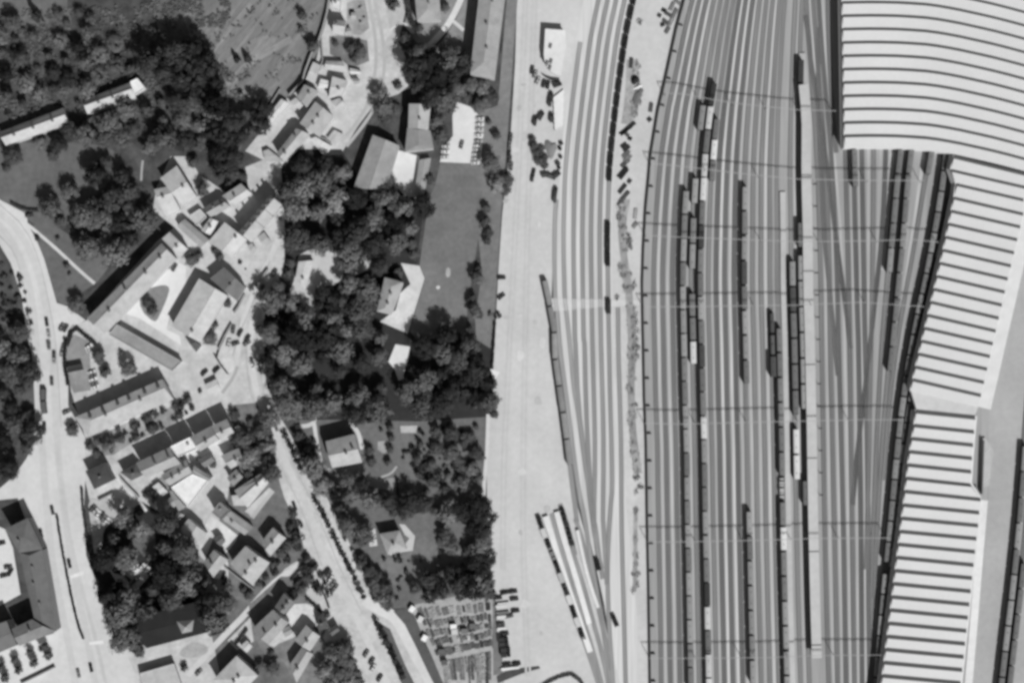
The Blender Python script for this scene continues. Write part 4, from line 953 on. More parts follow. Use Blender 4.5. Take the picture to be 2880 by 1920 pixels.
def rail_furniture():
    # retaining wall with posts
    v = [gx(p, z=0) for p in [(1945, -80)] + WALL + [(1831, 1990)]]
    root = thing('yard_wall', 'long dark wall with regular buttresses dividing goods yard and main lines', 'wall', v[8])
    b = v[8].copy(); L = [p - b for p in v]
    mb = MB(); strip3(mb, L, .55, 0, 2.0); w = mb.ob('wall', M(74, 'plain'), root)
    rs = resample(L, 13.9)
    for p, t in rs[1:]:
        nn = Vector((t.y, -t.x, 0))
        if nn.x < 0: nn = -nn
        mb = MB(); mb.obox(((p + nn * 1.4).x, (p + nn * 1.4).y), (nn.x, nn.y), 2.3, .45, 0, 1.1); mb.ob('buttress', M(60, 'plain'), root)
    # long platform canopy
    def canopy(name, label, pw, wd, h, tone, y0, y1, post=8.0, slab=.35):
        v = [gx(p, h) for p in pw]
        b = v[len(v) // 2].copy(); b.z = 0
        root = thing(name, label, 'platform', b)
        L = [p - b for p in v]
        for p in L: p.z = 0
        mb = MB(); strip3(mb, L, wd * .92, 0, .9); mb.ob('platform', M(tone if h < 1.5 else 170, 'concrete'), root)
        if h > 1.5:
            mb = MB(); strip3(mb, L, wd, h - slab, h); r = mb.ob('canopy', M(tone, 'concrete'), root)
            for p, t in resample(L, post):
                mb = MB(); mb.obox((p.x, p.y), (t.x, t.y), .3, .3, .9, h - slab); mb.ob('post', M(90, 'plain'), root)
            for p, t in resample(L, 47.0)[1:]:
                mb = MB(); mb.obox((p.x, p.y), (t.y, -t.x), wd, .35, h, h + .3); mb.ob('joint_rib', M(120, 'plain'), r)
        return root, L
    canopy('low_platform', 'low grey head of the long platform, north of its canopy', [(2256, 150), (2259, 190), (2264, 236)], 3.6, .9, 176, 0, 0)
    pw = [(interp(PLAT, y) + 15, y) for y in [238] + list(range(290, 1849, 60)) + [1849]]
    pw = [(a - (6 if b < 240 else 0) - (4 if b < 330 else 0), b) for a, b in pw]
    canopy('platform_canopy', 'long pale platform canopy running down the main line tracks', pw, 4.9, 5.2, 192, 0, 0, 11.0)
    pw = [(east_track(2203)[i][0], y) for i, y in enumerate(YS) if y > 530]
    canopy('narrow_platform', 'very narrow pale platform among the trains', pw, 3.0, .9, 190, 0, 0)
    # lamp posts along the canopy's east side
    i = 0
    for y in range(520, 1420, 62):
        p = gx((interp(PLAT, y) + 33, y), z=0)
        root = thing('lamp_post', 'dark lamp post at the east edge of the long canopy, %s from the north' % nth(i), 'lamp post', p, 0, 'lamp posts east of the canopy')
        mb = MB(); mb.cyl((0, 0, 3), (0, 0, 1), .14, 6, 8); mb.ob('pole', M(60, 'metal'), root)
        mb = MB(); mb.box(-.9, .9, -.35, .35, 5.9, 6.2); mb.ob('lamp_head', M(60, 'metal'), root)
        i += 1
    # dock platforms in the goods yard
    for s, wd, lb in (('292,95 340,240 430,520 520,800 610,1060 690,1290', 16, 'western white loading platform in the fan of dock sidings'),
                      ('392,55 440,240 510,460 600,760 680,1040', 15, 'middle white loading platform in the fan of dock sidings'), ('575,215 600,330 650,560 700,730 760,900', 9, 'eastern narrow white loading platform in the fan of dock sidings')):
        v = [gx(p, z=0) for p in smooth(P('A33', s), 1)]; b = v[len(v) // 2].copy()
        root = thing('loading_platform', lb, 'platform', b, 0, 'white loading platforms')
        mb = MB(); strip3(mb, [p - b for p in v], wd * S, 0, 1.0); mb.ob('deck', M(226, 'concrete'), root)
        mb = MB(); e = v[0] - b; t = v[1] - v[0]; mb.obox((e.x, e.y), (t.y, -t.x), wd * S, .4, 1.0, 1.3); mb.ob('end_beam', M(110), root)
    # catenary gantries
    G = [('topmost gantry of overhead wires spanning the main lines', [(1872, 262), (1920, 264), (2009, 281), (2080, 292), (2240, 309), (2352, 312)]),
         ('second gantry of overhead wires from the top', [(1832, 460), (1920, 468), (2100, 490), (2250, 504), (2400, 507), (2600, 508)]),
         ('third gantry of overhead wires from the top', [(1818, 662), (1920, 667), (2100, 674), (2250, 680), (2400, 678), (2570, 674), (2640, 681)]),
         ('middle gantry of overhead wires between the long trains', [(1812, 863), (1920, 862), (2080, 860), (2240, 858), (2420, 850), (2600, 862)]),
         ('third gantry of overhead wires from the bottom', [(1814, 1190), (1920, 1192), (2080, 1188), (2240, 1184), (2420, 1180), (2540, 1180)]),
         ('second gantry of overhead wires from the bottom', [(1822, 1523), (1920, 1523), (2160, 1518), (2300, 1513), (2500, 1512)]),
         ('bottommost gantry of overhead wires spanning the main lines', [(1826, 1850), (1920, 1850), (2160, 1848), (2300, 1842), (2480, 1841)])]
    for lb, pts in G:
        h = 8.2
        v = [gx(p, h) for p in pts]; b = v[0].copy(); b.z = 0
        root = thing('gantry', lb, 'gantry', b, 0, 'gantries over the main lines')
        L = [p - b for p in v]
        mb = MB()
        for (z0, z1) in ((h - .14, h),):
            for off in (-.2, .2): strip3(mb, L, .1, z0, z1, off)
        strip3(mb, L, .1, h - 1.0, h - .9, 0)
        for p, t in resample([Vector((q.x, q.y, 0)) for q in L], 1.5):
            mb.obox((p.x, p.y), (t.y, -t.x), .5, .07, h - .13, h - .05); mb.obox((p.x, p.y), (t.x, t.y), .07, .07, h - .9, h - .1)
        mb.ob('beam', M(172, 'metal'), root)
        tot = resample([Vector((q.x, q.y, 0)) for q in L], plen(L) / 5.02)
        for p, t in tot:
            mb = MB()
            for k in (-.35, .35):
                mb.obox((p.x + t.y * k, p.y - t.x * k), (t.x, t.y), .13, .13, 0, h - .9)
            mb.ob('mast', M(90, 'metal'), root)
# ---------------------------------------------------------------- vegetation
def crown_mesh(seed, shape='round', nclump=52, per=44, leaf=.15):
    r = random.Random(seed); vs = []; fs = []
    cl = []
    for i in range(nclump):
        while True:
            d = Vector((r.gauss(0, 1), r.gauss(0, 1), r.gauss(0, 1))).normalized()
            if d.z > -.75: break
        rad = r.uniform(.45, .86)
        if shape == 'cone':
            z = r.uniform(-1, 1) ; w = (1 - z) * .5 * .78 + .06; a = r.uniform(0, 6.283); q = r.uniform(.5, 1)
            c = Vector((math.cos(a) * w * q, math.sin(a) * w * q, z)); sp = .10 + .12 * (1 - z) * .5
        elif shape == 'flatbush':
            c = Vector((d.x * rad, d.y * rad, abs(d.z) * rad * .8 - .3)); sp = .26
        else:
            c = Vector((d.x * rad * r.uniform(.85, 1.1), d.y * rad * r.uniform(.85, 1.1), d.z * rad * .85)); sp = r.uniform(.19, .33)
        cl.append((c, sp))
    for c, sp in cl:
        for k in range(per):
            d = Vector((r.gauss(0, 1), r.gauss(0, 1), r.gauss(0, 1))).normalized()
            p = c + d * sp * r.uniform(.55, 1.0)
            n = (d * .55 + (c.normalized() if shape != 'cone' else Vector((c.x, c.y, .35)).normalized()) * .75 + Vector((r.gauss(0, .3), r.gauss(0, .3), r.gauss(0, .3) + .1))).normalized()
            u = n.orthogonal().normalized(); w = n.cross(u); a = r.uniform(0, 6.283)
            u, w = u * math.cos(a) + w * math.sin(a), w * math.cos(a) - u * math.sin(a)
            s = leaf * r.uniform(.55, 1.1) * .5
            k0 = len(vs)
            vs += [p - u * s, p + w * s * .8, p + u * s, p - w * s * .8]
            fs.append((k0, k0 + 1, k0 + 2, k0 + 3))
    return vs, fs

PRO = {}
def proto(kind, var):
    key = (kind, var)
    if key in PRO: return PRO[key]
    if kind == 'conifer': v, f = crown_mesh(100 + var, 'cone', 64, 40, .15); tone = 66
    elif kind == 'dark': v, f = crown_mesh(600 + var, 'round', 52, 44, .15); tone = 60
    elif kind == 'bush': v, f = crown_mesh(200 + var, 'flatbush', 18, 34, .22); tone = 92
    elif kind == 'weed': v, f = crown_mesh(500 + var, 'flatbush', 22, 30, .2); tone = 110
    elif kind == 'street': v, f = crown_mesh(300 + var, 'round', 34, 44, .2); tone = 64
    elif kind == 'grey': v, f = crown_mesh(400 + var, 'round', 40, 34, .15); tone = 108
    else: v, f = crown_mesh(var, 'round', 52, 44, .15); tone = (116, 104, 122, 97)[var % 4]
    me = bpy.data.meshes.new('crown'); me.from_pydata([tuple(p) for p in v], [], f); me.materials.append(M(tone, 'leaf')); me.update()
    mb = MB(); n = 7
    hh = 1.0
    for k in range(2):
        pass
    vs = []
    for z, rr in ((0, 1.35), (.12, 1.0), (.6, .75), (1.0, .35)):
        for k in range(n):
            a = 6.283 * k / n; vs.append((rr * math.cos(a), rr * math.sin(a), z))
    mb.add(vs, [(j * n + k, j * n + (k + 1) % n, (j + 1) * n + (k + 1) % n, (j + 1) * n + k) for j in range(3) for k in range(n)])
    for k in range(4):      # limbs
        a = 1.57 * k + var; d = Vector((math.cos(a), math.sin(a), 0)); q = Vector((-d.y, d.x, 0))
        b = Vector((0, 0, .45 + .08 * k)); e = b + d * 5.5 + Vector((0, 0, .3))
        mb.add([b + q * .35, b - q * .35, b + Vector((0, 0, .05)), e + q * .1, e - q * .1, e + Vector((0, 0, .02))], [(0, 1, 4, 3), (1, 2, 5, 4), (2, 0, 3, 5)])
    tm = bpy.data.meshes.new('trunk'); tm.from_pydata([tuple(p) for p in mb.v], [], mb.f); tm.materials.append(M(70, 'plain')); tm.update()
    PRO[key] = (me, tm)
    return PRO[key]

RT = random.Random(11)
NT = [0]
SPEC = []
def tree(*a, **k): SPEC.append((a, k))
def plant_all():
    small = []
    by = {}
    for a, k in SPEC:
        nm = (list(a) + [None] * 8)[6] or k.get('name', 'tree')
        by.setdefault(nm, []).append((a, k))
    for nm, L in by.items():
        L.sort(key=lambda q: -q[0][1])
        for a, k in L[:290]: tree1(*a, **k)
        small += L[290:]
    if small:
        vs = []; fs = []
        r = random.Random(5)
        for a, k in small:
            p, R, h, kind = a[:4]
            me, tm = proto(kind, r.randrange(4)); n0 = len(vs); g = gx(p, h * .4); rr = R * S
            for v in me.vertices: vs.append((g.x + v.co.x * rr, g.y + v.co.y * rr, h * .5 + v.co.z * h * .45))
            fs += [tuple(i + n0 for i in f.vertices) for f in me.polygons]
        o = mobj('undergrowth', vs, fs, M(90, 'leaf')); o['kind'] = 'stuff'
        tag(o, 'small dark undergrowth trees filling the gaps of the woods', 'undergrowth')
    print('SMALL', len(small))
def tree1(p, r, h, kind, label, group, name='tree', cat='tree'):
    """p: map point of the crown centre, r: crown radius in map units"""
    R = r * S
    zc = h * .58
    g = gx(p, zc); g.z = 0
    root = thing(name, label, cat, g, RT.uniform(0, 6.28), group)
    me, tm = proto(kind, RT.randrange(4))
    c = bpy.data.objects.new('crown', me); COL.objects.link(c); c.parent = root
    if kind == 'conifer':
        c.location = (0, 0, h * .55); c.scale = (R, R, h * .46)
    elif kind == 'bush':
        c.location = (0, 0, h * .38); c.scale = (R, R * RT.uniform(.8, 1.1), h * .72)
    elif kind == 'weed':
        c.location = (0, 0, h * .3); c.scale = (R * RT.uniform(1.2, 1.7), R * RT.uniform(1.5, 2.3), h * .8); root.rotation_euler = (0, 0, RT.uniform(-.3, .3))
    else:
        c.location = (0, 0, h * .60); c.scale = (R * RT.uniform(.95, 1.1), R * RT.uniform(.92, 1.08), h * .43)
    t = bpy.data.objects.new('trunk' if kind not in ('bush', 'weed') else 'stem', tm); COL.objects.link(t); t.parent = root
    w = max(.12, h * .022)
    t.scale = (w, w, h * (.8 if kind not in ('bush', 'weed') else .5))
    NT[0] += 1
    return root

def inside(p, poly):
    x, y = p; c = False; n = len(poly)
    for i in range(n):
        a, b = poly[i], poly[(i + 1) % n]
        if (a[1] > y) != (b[1] > y) and x < (b[0] - a[0]) * (y - a[1]) / (b[1] - a[1]) + a[0]: c = not c
    return c

OPEN = [P('A03', '750,420 850,520 1050,700 1060,900 880,940 770,780'), P('A03', '960,560 1040,700 1200,755 1340,600 1300,520 1180,520'), P('A03', '1150,320 1330,180 1380,300 1370,480 1280,450'), P('A11', '1150,760 1380,690 1500,720 1550,830 1470,1000 1300,1010 1290,1300 1190,1180 1080,1130 1040,1090 1110,940'), P('A21', '525,815 690,840 735,950 585,1435 340,1330 310,1240 380,940'), P('A22', '430,170 482,25 606,46 560,330 500,340'), P('A23', '240,210 640,170 650,390 420,460 240,360'), P('A12', '1100,740 1270,700 1430,1150'), P('S', '815,1215 850,1300 915,1410 975,1540 1045,1700 990,1700 920,1560 850,1430 780,1300')]
def near_building(p, m=15):
    for q in FOOT + OPEN:
        if min(a[0] for a in q) > p[0] + m or max(a[0] for a in q) < p[0] - m or min(a[1] for a in q) > p[1] + m or max(a[1] for a in q) < p[1] - m: continue
        if inside(p, q): return True
        for a, b in zip(q, q[1:] + q[:1]):
            dx, dy = b[0] - a[0], b[1] - a[1]; t = max(0, min(1, ((p[0] - a[0]) * dx + (p[1] - a[1]) * dy) / (dx * dx + dy * dy + 1e-9)))
            if (p[0] - a[0] - t * dx) ** 2 + (p[1] - a[1] - t * dy) ** 2 < m * m: return True
    return False

def wood(poly, spacing, rr, hh, kind, where, noun='tree', seed=1, mixk=None, adj=None, maxn=400):
    r = random.Random(seed)
    xs = [p[0] for p in poly]; ys = [p[1] for p in poly]
    pts = []
    for _ in range(9000):
        p = (r.uniform(min(xs), max(xs)), r.uniform(min(ys), max(ys)))
        if not inside(p, poly) or near_building(p): continue
        if all((p[0] - q[0]) ** 2 + (p[1] - q[1]) ** 2 > spacing ** 2 for q in pts): pts.append(p)
        if len(pts) >= maxn: break
    pts.sort(key=lambda p: p[1])
    out = []
    for i, p in enumerate(pts):
        k = kind if mixk is None or r.random() > .3 else mixk
        q = r.random()
        R = rr[0] * r.uniform(.7, .95) if q < .25 else r.uniform(*rr) * 1.08 if q < .8 else rr[1] * r.uniform(1.05, 1.25)
        h = r.uniform(*hh) * (.75 if q < .25 else 1.0 if q < .8 else 1.18)
        out.append((p, R, h, k))
    cnt = {}
    for (p, R, h, k) in out:
        cat = {'conifer': 'conifer', 'bush': 'bush'}.get(k, 'tree')
        size = adj or ('large' if R > rr[0] + (rr[1] - rr[0]) * .6 else 'smaller')
        key = (cat, size); i = cnt.get(key, 0); cnt[key] = i + 1
        tree(p, R, h, k, '%s %s %s, %s from the north' % (size, cat, where, nth(i)), cat + 's ' + where, {'conifer': 'conifer', 'bush': 'bush'}.get(k, 'tree'), cat)

def row(fr, s, kind, rh, where, cat='tree', desc='round', group=None, order='from the north'):
    """s: 'x,y,r x,y,r ...' radius in frame units"""
    ox, oy, k = FR[fr]; L = []
    for t in s.split():
        a = [float(q) for q in t.split(',')]
        L.append((ox + a[0] * k, oy + a[1] * k, a[2] * k))
    if 'west' in order: L.sort(key=lambda q: q[0])
    elif 'south' in order: L.sort(key=lambda q: -q[1])
    else: L.sort(key=lambda q: q[1]); order = 'from the north'
    for i, (x, y, r) in enumerate(L):
        h = max(1.2 if kind != 'weed' else .5, r * S * rh)
        lb = '%s %s %s' % (desc, cat, where) if len(L) == 1 else '%s %s %s, %s %s' % (desc, cat, where, nth(i), order)
        tree((x, y), r, h, kind, lb, group or (cat + 's ' + where), cat.replace(' ', '_'), cat)

def vegetation():
    D = lambda s: P('D', s)
    wood(D('655,430 700,365 770,375 800,385 870,405 900,420 940,455 975,470 975,500 950,570 900,585 850,580 800,595 760,570 690,565 660,500'), 50, (31, 42), (12, 17), 'broad', 'in the wood west of the playing field', seed=3, mixk='dark')
    wood(D('600,760 620,680 660,690 700,710 740,690 770,640 830,640 850,690 880,750 900,810 900,930 860,955 790,950 700,955 650,940 620,880'), 50, (31, 42), (12, 17), 'broad', 'in the wood between street and small pavilion', seed=4, mixk='dark')
    wood(D('975,790 1010,765 1080,775 1125,850 1130,930 1060,925 960,945 915,915 935,880 985,850'), 49, (30, 40), (12, 16), 'broad', 'in the grove below the playing field', seed=5, mixk='dark')
    wood(D('235,1290 245,1220 290,1180 325,1190 320,1225 280,1270 300,1290 275,1315 300,1345 340,1345 365,1310 360,1235 380,1190 410,1200 430,1260 470,1330 530,1390 500,1425 400,1420 350,1440 285,1470 275,1410 240,1380 260,1340'), 50, (30, 42), (14, 20), 'broad', 'in the dark park beside the avenue', seed=6, mixk='dark')
    wood(D('340,130 440,110 500,170 515,230 480,250 430,190 370,200 330,160'), 40, (30, 42), (18, 24), 'dark', 'in the dark clump above the barracks', seed=8)
    wood(D('185,470 230,380 290,410 320,470 350,490 330,540 240,600 180,590 200,520'), 46, (30, 40), (13, 18), 'broad', 'on the slope above the apartment block', seed=9, mixk='dark')
    wood(D('0,760 60,750 72,830 78,930 70,1040 40,1060 0,1090'), 46, (27, 36), (10, 14), 'broad', 'on the west side of the avenue', seed=10, mixk='dark')
    wood(D('0,40 70,60 120,100 200,70 300,110 330,150 240,200 120,230 60,260 0,250'), 46, (17, 30), (6, 13), 'grey', 'on the upper hillside scrub', seed=12, mixk='dark')
    wood(D('60,320 160,285 260,235 330,240 430,230 520,270 580,300 520,350 440,330 330,310 210,330 120,340'), 44, (20, 34), (8, 14), 'broad', 'below the hillside barracks', seed=13, mixk='dark')
    wood(D('540,270 600,240 610,280 560,350 520,400 490,390 500,350'), 42, (27, 36), (13, 17), 'dark', 'between meadow and village lane', seed=14)
    wood(D('860,1140 950,1140 1060,1160 1120,1150 1128,1350 1080,1360 1070,1200 980,1170 890,1175'), 33, (24, 32), (9, 13), 'dark', 'along the rim of the southern garden', seed=15, mixk='broad')
    wood(D('950,1330 1010,1310 1070,1320 1125,1330 1125,1365 1000,1370 940,1370'), 31, (24, 30), (10, 13), 'dark', 'in the screen above the allotments', seed=16, mixk='broad')
    wood(D('680,1010 740,1090 830,1100 860,1150 800,1170 840,1240 790,1230 730,1130 690,1060'), 42, (23, 32), (9, 13), 'broad', 'in the shady strip south of the path loop', seed=17, mixk='dark')
    wood(D('820,1290 860,1310 900,1370 890,1395 850,1370'), 27, (17, 22), (6, 8), 'broad', 'at the street side of the southern garden', seed=18)
    wood(D('950,1000 1030,970 1090,990 1095,1110 1020,1125 960,1090'), 19, (6, 13), (1.4, 3.5), 'bush', 'in the orchard garden beside the pavement', seed=19, maxn=60)
    wood(D('950,1000 1030,970 1090,990 1100,1110 1020,1125 960,1090'), 42, (13, 22), (4, 7), 'broad', 'in the orchard garden beside the pavement', seed=20)
    wood(P('A20', '650,430 760,430 1000,430 1080,560 1050,700 960,820 900,920 800,920 700,800 640,700 620,560'), 36, (27, 38), (12, 17), 'dark', 'in the great clump between street and park', seed=41, mixk='broad')
    wood(D('560,1000 620,960 650,1040 640,1090 580,1080 560,1040'), 40, (22, 32), (8, 12), 'broad', 'west of the tree lined street', seed=21)
    wood(D('640,1260 690,1180 690,1250 640,1310 600,1350 620,1300'), 26, (12, 18), (4, 6), 'bush', 'around the southern village houses', seed=22)
    wood(D('760,1490 800,1480 830,1568 740,1568'), 30, (24, 30), (9, 12), 'broad', 'at the lower end of the village', seed=23)
    wood(D('700,1280 740,1300 760,1370 700,1350 670,1370'), 27, (11, 18), (3.5, 6), 'bush', 'in the gardens near the parking bays', seed=24)
    # the mottled hillside bushes
    wood(D('0,60 330,60 440,60 470,110 560,220 560,260 470,290 300,320 120,330 0,330'), 38, (6, 12), (1.8, 4), 'bush', 'scattered over the hillside', seed=31, adj='low', maxn=95)
    wood(D('0,600 50,640 75,740 20,760 0,760'), 22, (9, 14), (2.5, 4), 'bush', 'below the avenue bend', seed=32, adj='low')
    wood(D('230,1000 300,950 420,930 440,960 330,1000 250,1040'), 27, (9, 16), (3, 5), 'bush', 'in the front gardens of the sunlit row', seed=33, adj='leafy')
    # singles and rows traced one by one
    row('A00', '310,150,56', 'conifer', 4.6, 'slender at the top of the hillside clearing', 'conifer', 'tall')
    row('A00', '130,160,60 520,120,55 590,210,45 700,120,60 800,180,70', 'grey', 1.9, 'around the upper hillside clearing', desc='rounded', order='from the west')
    row('A00', '1150,620,62', 'broad', 2, 'just north of the eastern barrack')
    row('A00', '120,1380,100 360,1310,30 60,1490,45 470,1380,60', 'broad', 1.8, 'south of the western barrack', order='from the west')
    row('A00', '1320,1300,85 930,1450,80', 'broad', 1.8, 'on the lawn northwest of the curved drive', order='from the north')
    row('A01', '625,195,95 445,330,115 530,450,60', 'broad', 1.9, 'on the lawn north of the footpath', order='from the north')
    row('A01', '690,640,62 850,640,95 250,395,22 330,600,28 510,600,24 590,840,32 612,910,20', 'broad', 1.9, 'beside the diagonal footpath', order='on the list from the wood')
    row('A01', '680,1180,80', 'broad', 1.9, 'at the southwest end of the apartment block')
    row('A01', '1300,1170,55 1345,1230,60', 'broad', 2.2, 'on the courtyard grass plot', order='from the north')
    row('A10', '580,520,48 675,520,50', 'conifer', 2.5, 'standing alone on the meadow', 'conifer', 'tall dark', order='from the west')
    row('A10', '1160,140,50 1260,410,62 1150,260,30', 'broad', 2.6, 'at the east side of the meadow', order='by size')
    row('A10', '200,1430,62 480,1400,95 420,1500,80', 'broad', 1.9, 'inside the curved drive', order='from the west')
    row('z3', '560,700,110 700,760,120 620,850,90 330,640,60', 'broad', 1.7, 'in the northern village garden', order='by size')
    row('z3', '690,100,35 570,160,30 700,310,28 750,250,24 385,370,24 500,440,30', 'bush', 1.2, 'in the yards beside the street', 'bush', 'small', order='from the top')
    row('A20', '460,45,62 910,70,55 580,350,75 690,250,42 600,440,45', 'broad', 2.0, 'on the park lawns by the school', order='from the west')
    row('A20', '1040,800,85 1140,760,80 1250,780,75 1330,850,70 1230,930,90 1100,870,60', 'broad', 1.5, 'at the south end of the railway office', order='from the west')
    row('A20', '340,830,90 370,950,115 400,1050,70 480,960,60 500,760,45', 'broad', 1.6, 'between the street bend and the villa', order='from the west')
    row('A20', '850,1080,80 880,1200,85', 'broad', 1.8, 'between the villa and the car park', order='from the north')
    row('A20', '1370,1200,48 1300,1080,32', 'broad', 2.1, 'on the verge east of the car park', order='from the south')
    row('A20', '1325,1440,100', 'broad', 1.9, 'dark at the pavement corner of the playing field')
    row('A21', '1370,120,95 1460,90,70 1440,170,65', 'broad', 1.4, 'beside the pavement at the top of the playing field', order='from the west')
    row('A21', '775,80,55 750,220,30', 'broad', 2, 'at the northwest corner of the playing field', order='from the north')
    row('A21', '1280,335,48 1262,445,60 1295,550,56 1285,620,44 1210,870,42 1205,955,70 1150,1120,52 1175,1235,72 1120,1430,70 1215,1270,45', 'broad', 2.1, 'along the east side of the playing field', order='from the north')
    row('A21', '1380,1280,38 1310,1260,28', 'bush', 1.4, 'at the pavement border beside the playing field', 'bush', 'round', order='from the east')
    row('A21', '620,650,60 640,740,55 420,90,75 640,320,60', 'broad', 1.9, 'at the west edge of the playing field', order='by height')
    row('A21', '350,850,95 500,900,55', 'broad', 1.6, 'north of the manor house', order='from the west')
    row('A11', '950,1030,75 960,1140,95 1060,820,50 1040,900,55 780,1400,45', 'broad', 1.7, 'on the street edge of the wood', order='from the middle')
    row('A11', '180,790,70 240,750,55 430,760,45 390,700,40 500,1170,45 390,1360,38 345,1480,75', 'broad', 1.6, 'between the village workshops and hall', order='from the west')
    row('A11', '280,160,75 560,30,70 640,60,50 520,110,45', 'broad', 1.7, 'above the white faced cottages', order='from the west')
    row('z4', '700,1130,42 790,1240,20', 'bush', 1.4, 'in the white roadside yard', 'bush', 'round', order='from the north')
    row('z4', '1230,290,45 1170,450,45 1290,500,35', 'bush', 1.4, 'at the north end of the tall terrace', 'bush', 'shaggy', order='from the north')
    row('A02', '870,120,68 930,270,60 1140,240,85 880,170,50 1070,105,32', 'broad', 1.7, 'behind the sunlit terrace', order='from the west')
    row('A02', '640,780,68', 'broad', 1.6, 'alone at the west end of the sunlit terrace')
    row('A02', '790,920,45 850,990,48 860,880,45 950,910,75 940,840,40 1070,860,45 1040,770,30 1180,740,42 1300,680,50 1340,770,58 1200,850,45', 'broad', 1.8, 'in the gardens south of the sunlit terrace', order='from the west')
    row('A12', '40,570,45 80,650,45 150,510,42 190,590,30 260,440,22 370,380,25', 'broad', 2.0, 'in the bright yard east of the sunlit terrace', order='from the west')
    row('z5', '1000,1260,110 890,1260,60', 'broad', 1.5, 'dark beside the narrow white shed', order='from the west')
    row('A12', '560,650,60 700,700,42 760,790,55 830,900,75 760,960,70 840,830,50 700,1050,60 560,870,50 690,1170,55', 'broad', 1.6, 'at the street corner of the southern village', order='by position')
    row('A12', '310,1050,45 370,1080,45 250,1040,30', 'broad', 1.5, 'behind the white factory roof', order='from the west')
    row('A12', '1010,830,34 1050,910,28 1085,975,34 1110,1045,34 1140,1110,38', 'street', 2.4, 'lining the street past the tall house', 'street tree', 'round clipped')
    row('A12', '1130,830,62 1180,890,45 1260,880,30 1210,1000,50 1240,1090,52 1160,960,40', 'broad', 1.9, 'between street and path loop', order='from the west')
    row('A12', '1275,1400,31 1312,1468,32 1350,1530,32', 'street', 2.3, 'on the street beside the shady strip', 'street tree', 'small round')
    row('A13', '1350,100,33 1390,175,33 1435,268,31 1470,338,31 1503,412,34 1540,485,32 1575,562,33', 'street', 2.3, 'on the street facing the parking bays', 'street tree', 'small round')
    row('A23', '75,565,32 115,642,32 155,735,33 195,808,33', 'street', 2.6, 'on the street before the side road', 'street tree', 'small round')
    row('A23', '310,1040,36 352,1125,36 395,1205,42 438,1290,38 470,1370,38 510,1440,36 540,1505,38', 'street', 2.2, 'in the hedge row between the two roads', 'street tree', 'bushy')
    row('A23', '175,470,58 240,600,55 260,680,60 330,750,65 390,720,55 380,830,60 300,810,45', 'broad', 1.5, 'inside the garden along the street', order='from the north')
    row('A23', '120,325,25 210,310,30 30,295,25 90,390,24 375,470,28 500,480,55 570,580,32 500,660,24 525,630,20 510,740,28 490,830,28 860,455,18 700,490,16 1020,595,22 1065,525,22 595,490,16', 'bush', 1.5, 'on the lawns of the southern garden', 'bush', 'round', order='in reading order')
    row('A23', '910,270,85 970,360,75 880,330,50', 'broad', 1.5, 'large in the middle of the southern garden', order='from the north')
    row('A22', '1080,830,48 1080,900,45 1030,1050,60 1050,1110,50 1230,1020,52 1205,1200,55 1190,755,30', 'broad', 1.9, 'in the garden strip beside the pavement', order='from the north')
    row('A22', '245,960,52 260,1060,55 430,760,40 440,850,38 430,950,42 410,1060,40 350,780,22', 'broad', 1.9, 'east of the path loop house', order='from the west')
    row('A22', '620,930,36 560,985,30 690,930,30 680,985,36 775,930,28 775,990,26 545,1025,20 695,790,28 590,970,26 700,1190,40 760,1150,45 630,1090,30 745,1305,28 925,1295,30 1050,1300,30 570,1275,12 930,1180,36 840,1240,30', 'bush', 1.6, 'among the kitchen garden plots', 'bush', 'round', order='in reading order')
    row('A22', '640,250,50 740,230,35 1330,370,55 1300,470,60 1350,640,45 1170,560,40', 'broad', 1.9, 'at the grove edge near the pavement', order='from the west')
    row('A03', '165,1450,45 132,1360,46', 'broad', 2.2, 'pair second from the left below the office', order='from the south')
    row('A03', '300,1390,46 268,1300,46', 'broad', 2.2, 'pair third from the left below the office', order='from the south')
    row('A03', '425,1320,50 385,1250,52', 'broad', 2.2, 'pair nearest the avenue below the office', order='from the south')
    row('A03', '45,1520,48 10,1430,52', 'broad', 2.2, 'pair at the left frame edge below the office', order='from the south')
    row('A03', '945,800,170', 'conifer', 2.7, 'towering over the avenue beside the dark park', 'conifer', 'very tall')
    row('A03', '1000,980,80 1060,1000,60 1090,1200,70 1230,1290,60 1180,1260,45', 'broad', 1.7, 'on the avenue edge of the dark park', order='from the north')
    row('A13', '470,910,95 120,930,30 420,850,40', 'broad', 1.6, 'at the east tip of the dark park', order='by size')
    row('A13', '120,1430,40', 'broad', 1.8, 'on the lower village lane')
    row('A13', '1060,180,45 1080,80,45 1090,330,40 980,430,50 1020,380,45 900,520,45 840,640,40 770,690,35', 'broad', 1.6, 'along the gardens west of the main street', order='from the north')
    row('A13', '1210,470,35 1250,560,45 1215,650,60 1150,740,60 1120,690,40 1330,1020,55 1380,970,35 1330,1110,40 1450,1090,40', 'broad', 1.6, 'by the street near the halved roof house', order='from the north')
    row('A13', '780,1410,55 900,1440,75 890,1300,35 690,790,55 640,740,40', 'broad', 1.6, 'in the gardens of the lower village', order='by size')
    row('A23', '30,1250,95 60,1400,90 100,1500,80 -60,1330,90', 'broad', 1.7, 'dark at the lower street corner', order='from the north')
    # trackside weeds on the cinder strip
    row('A31', '965,320,45 960,420,45 970,500,40 1000,600,45 1030,640,35 990,700,25 970,850,40 1000,920,42 1020,1030,40 1070,1000,28 925,1120,22 1045,1210,45 1055,1300,48 1060,1390,45 1065,1470,45 1068,1540,45', 'weed', .16, 'on the upper cinder strip', 'weed clump', 'straggly')
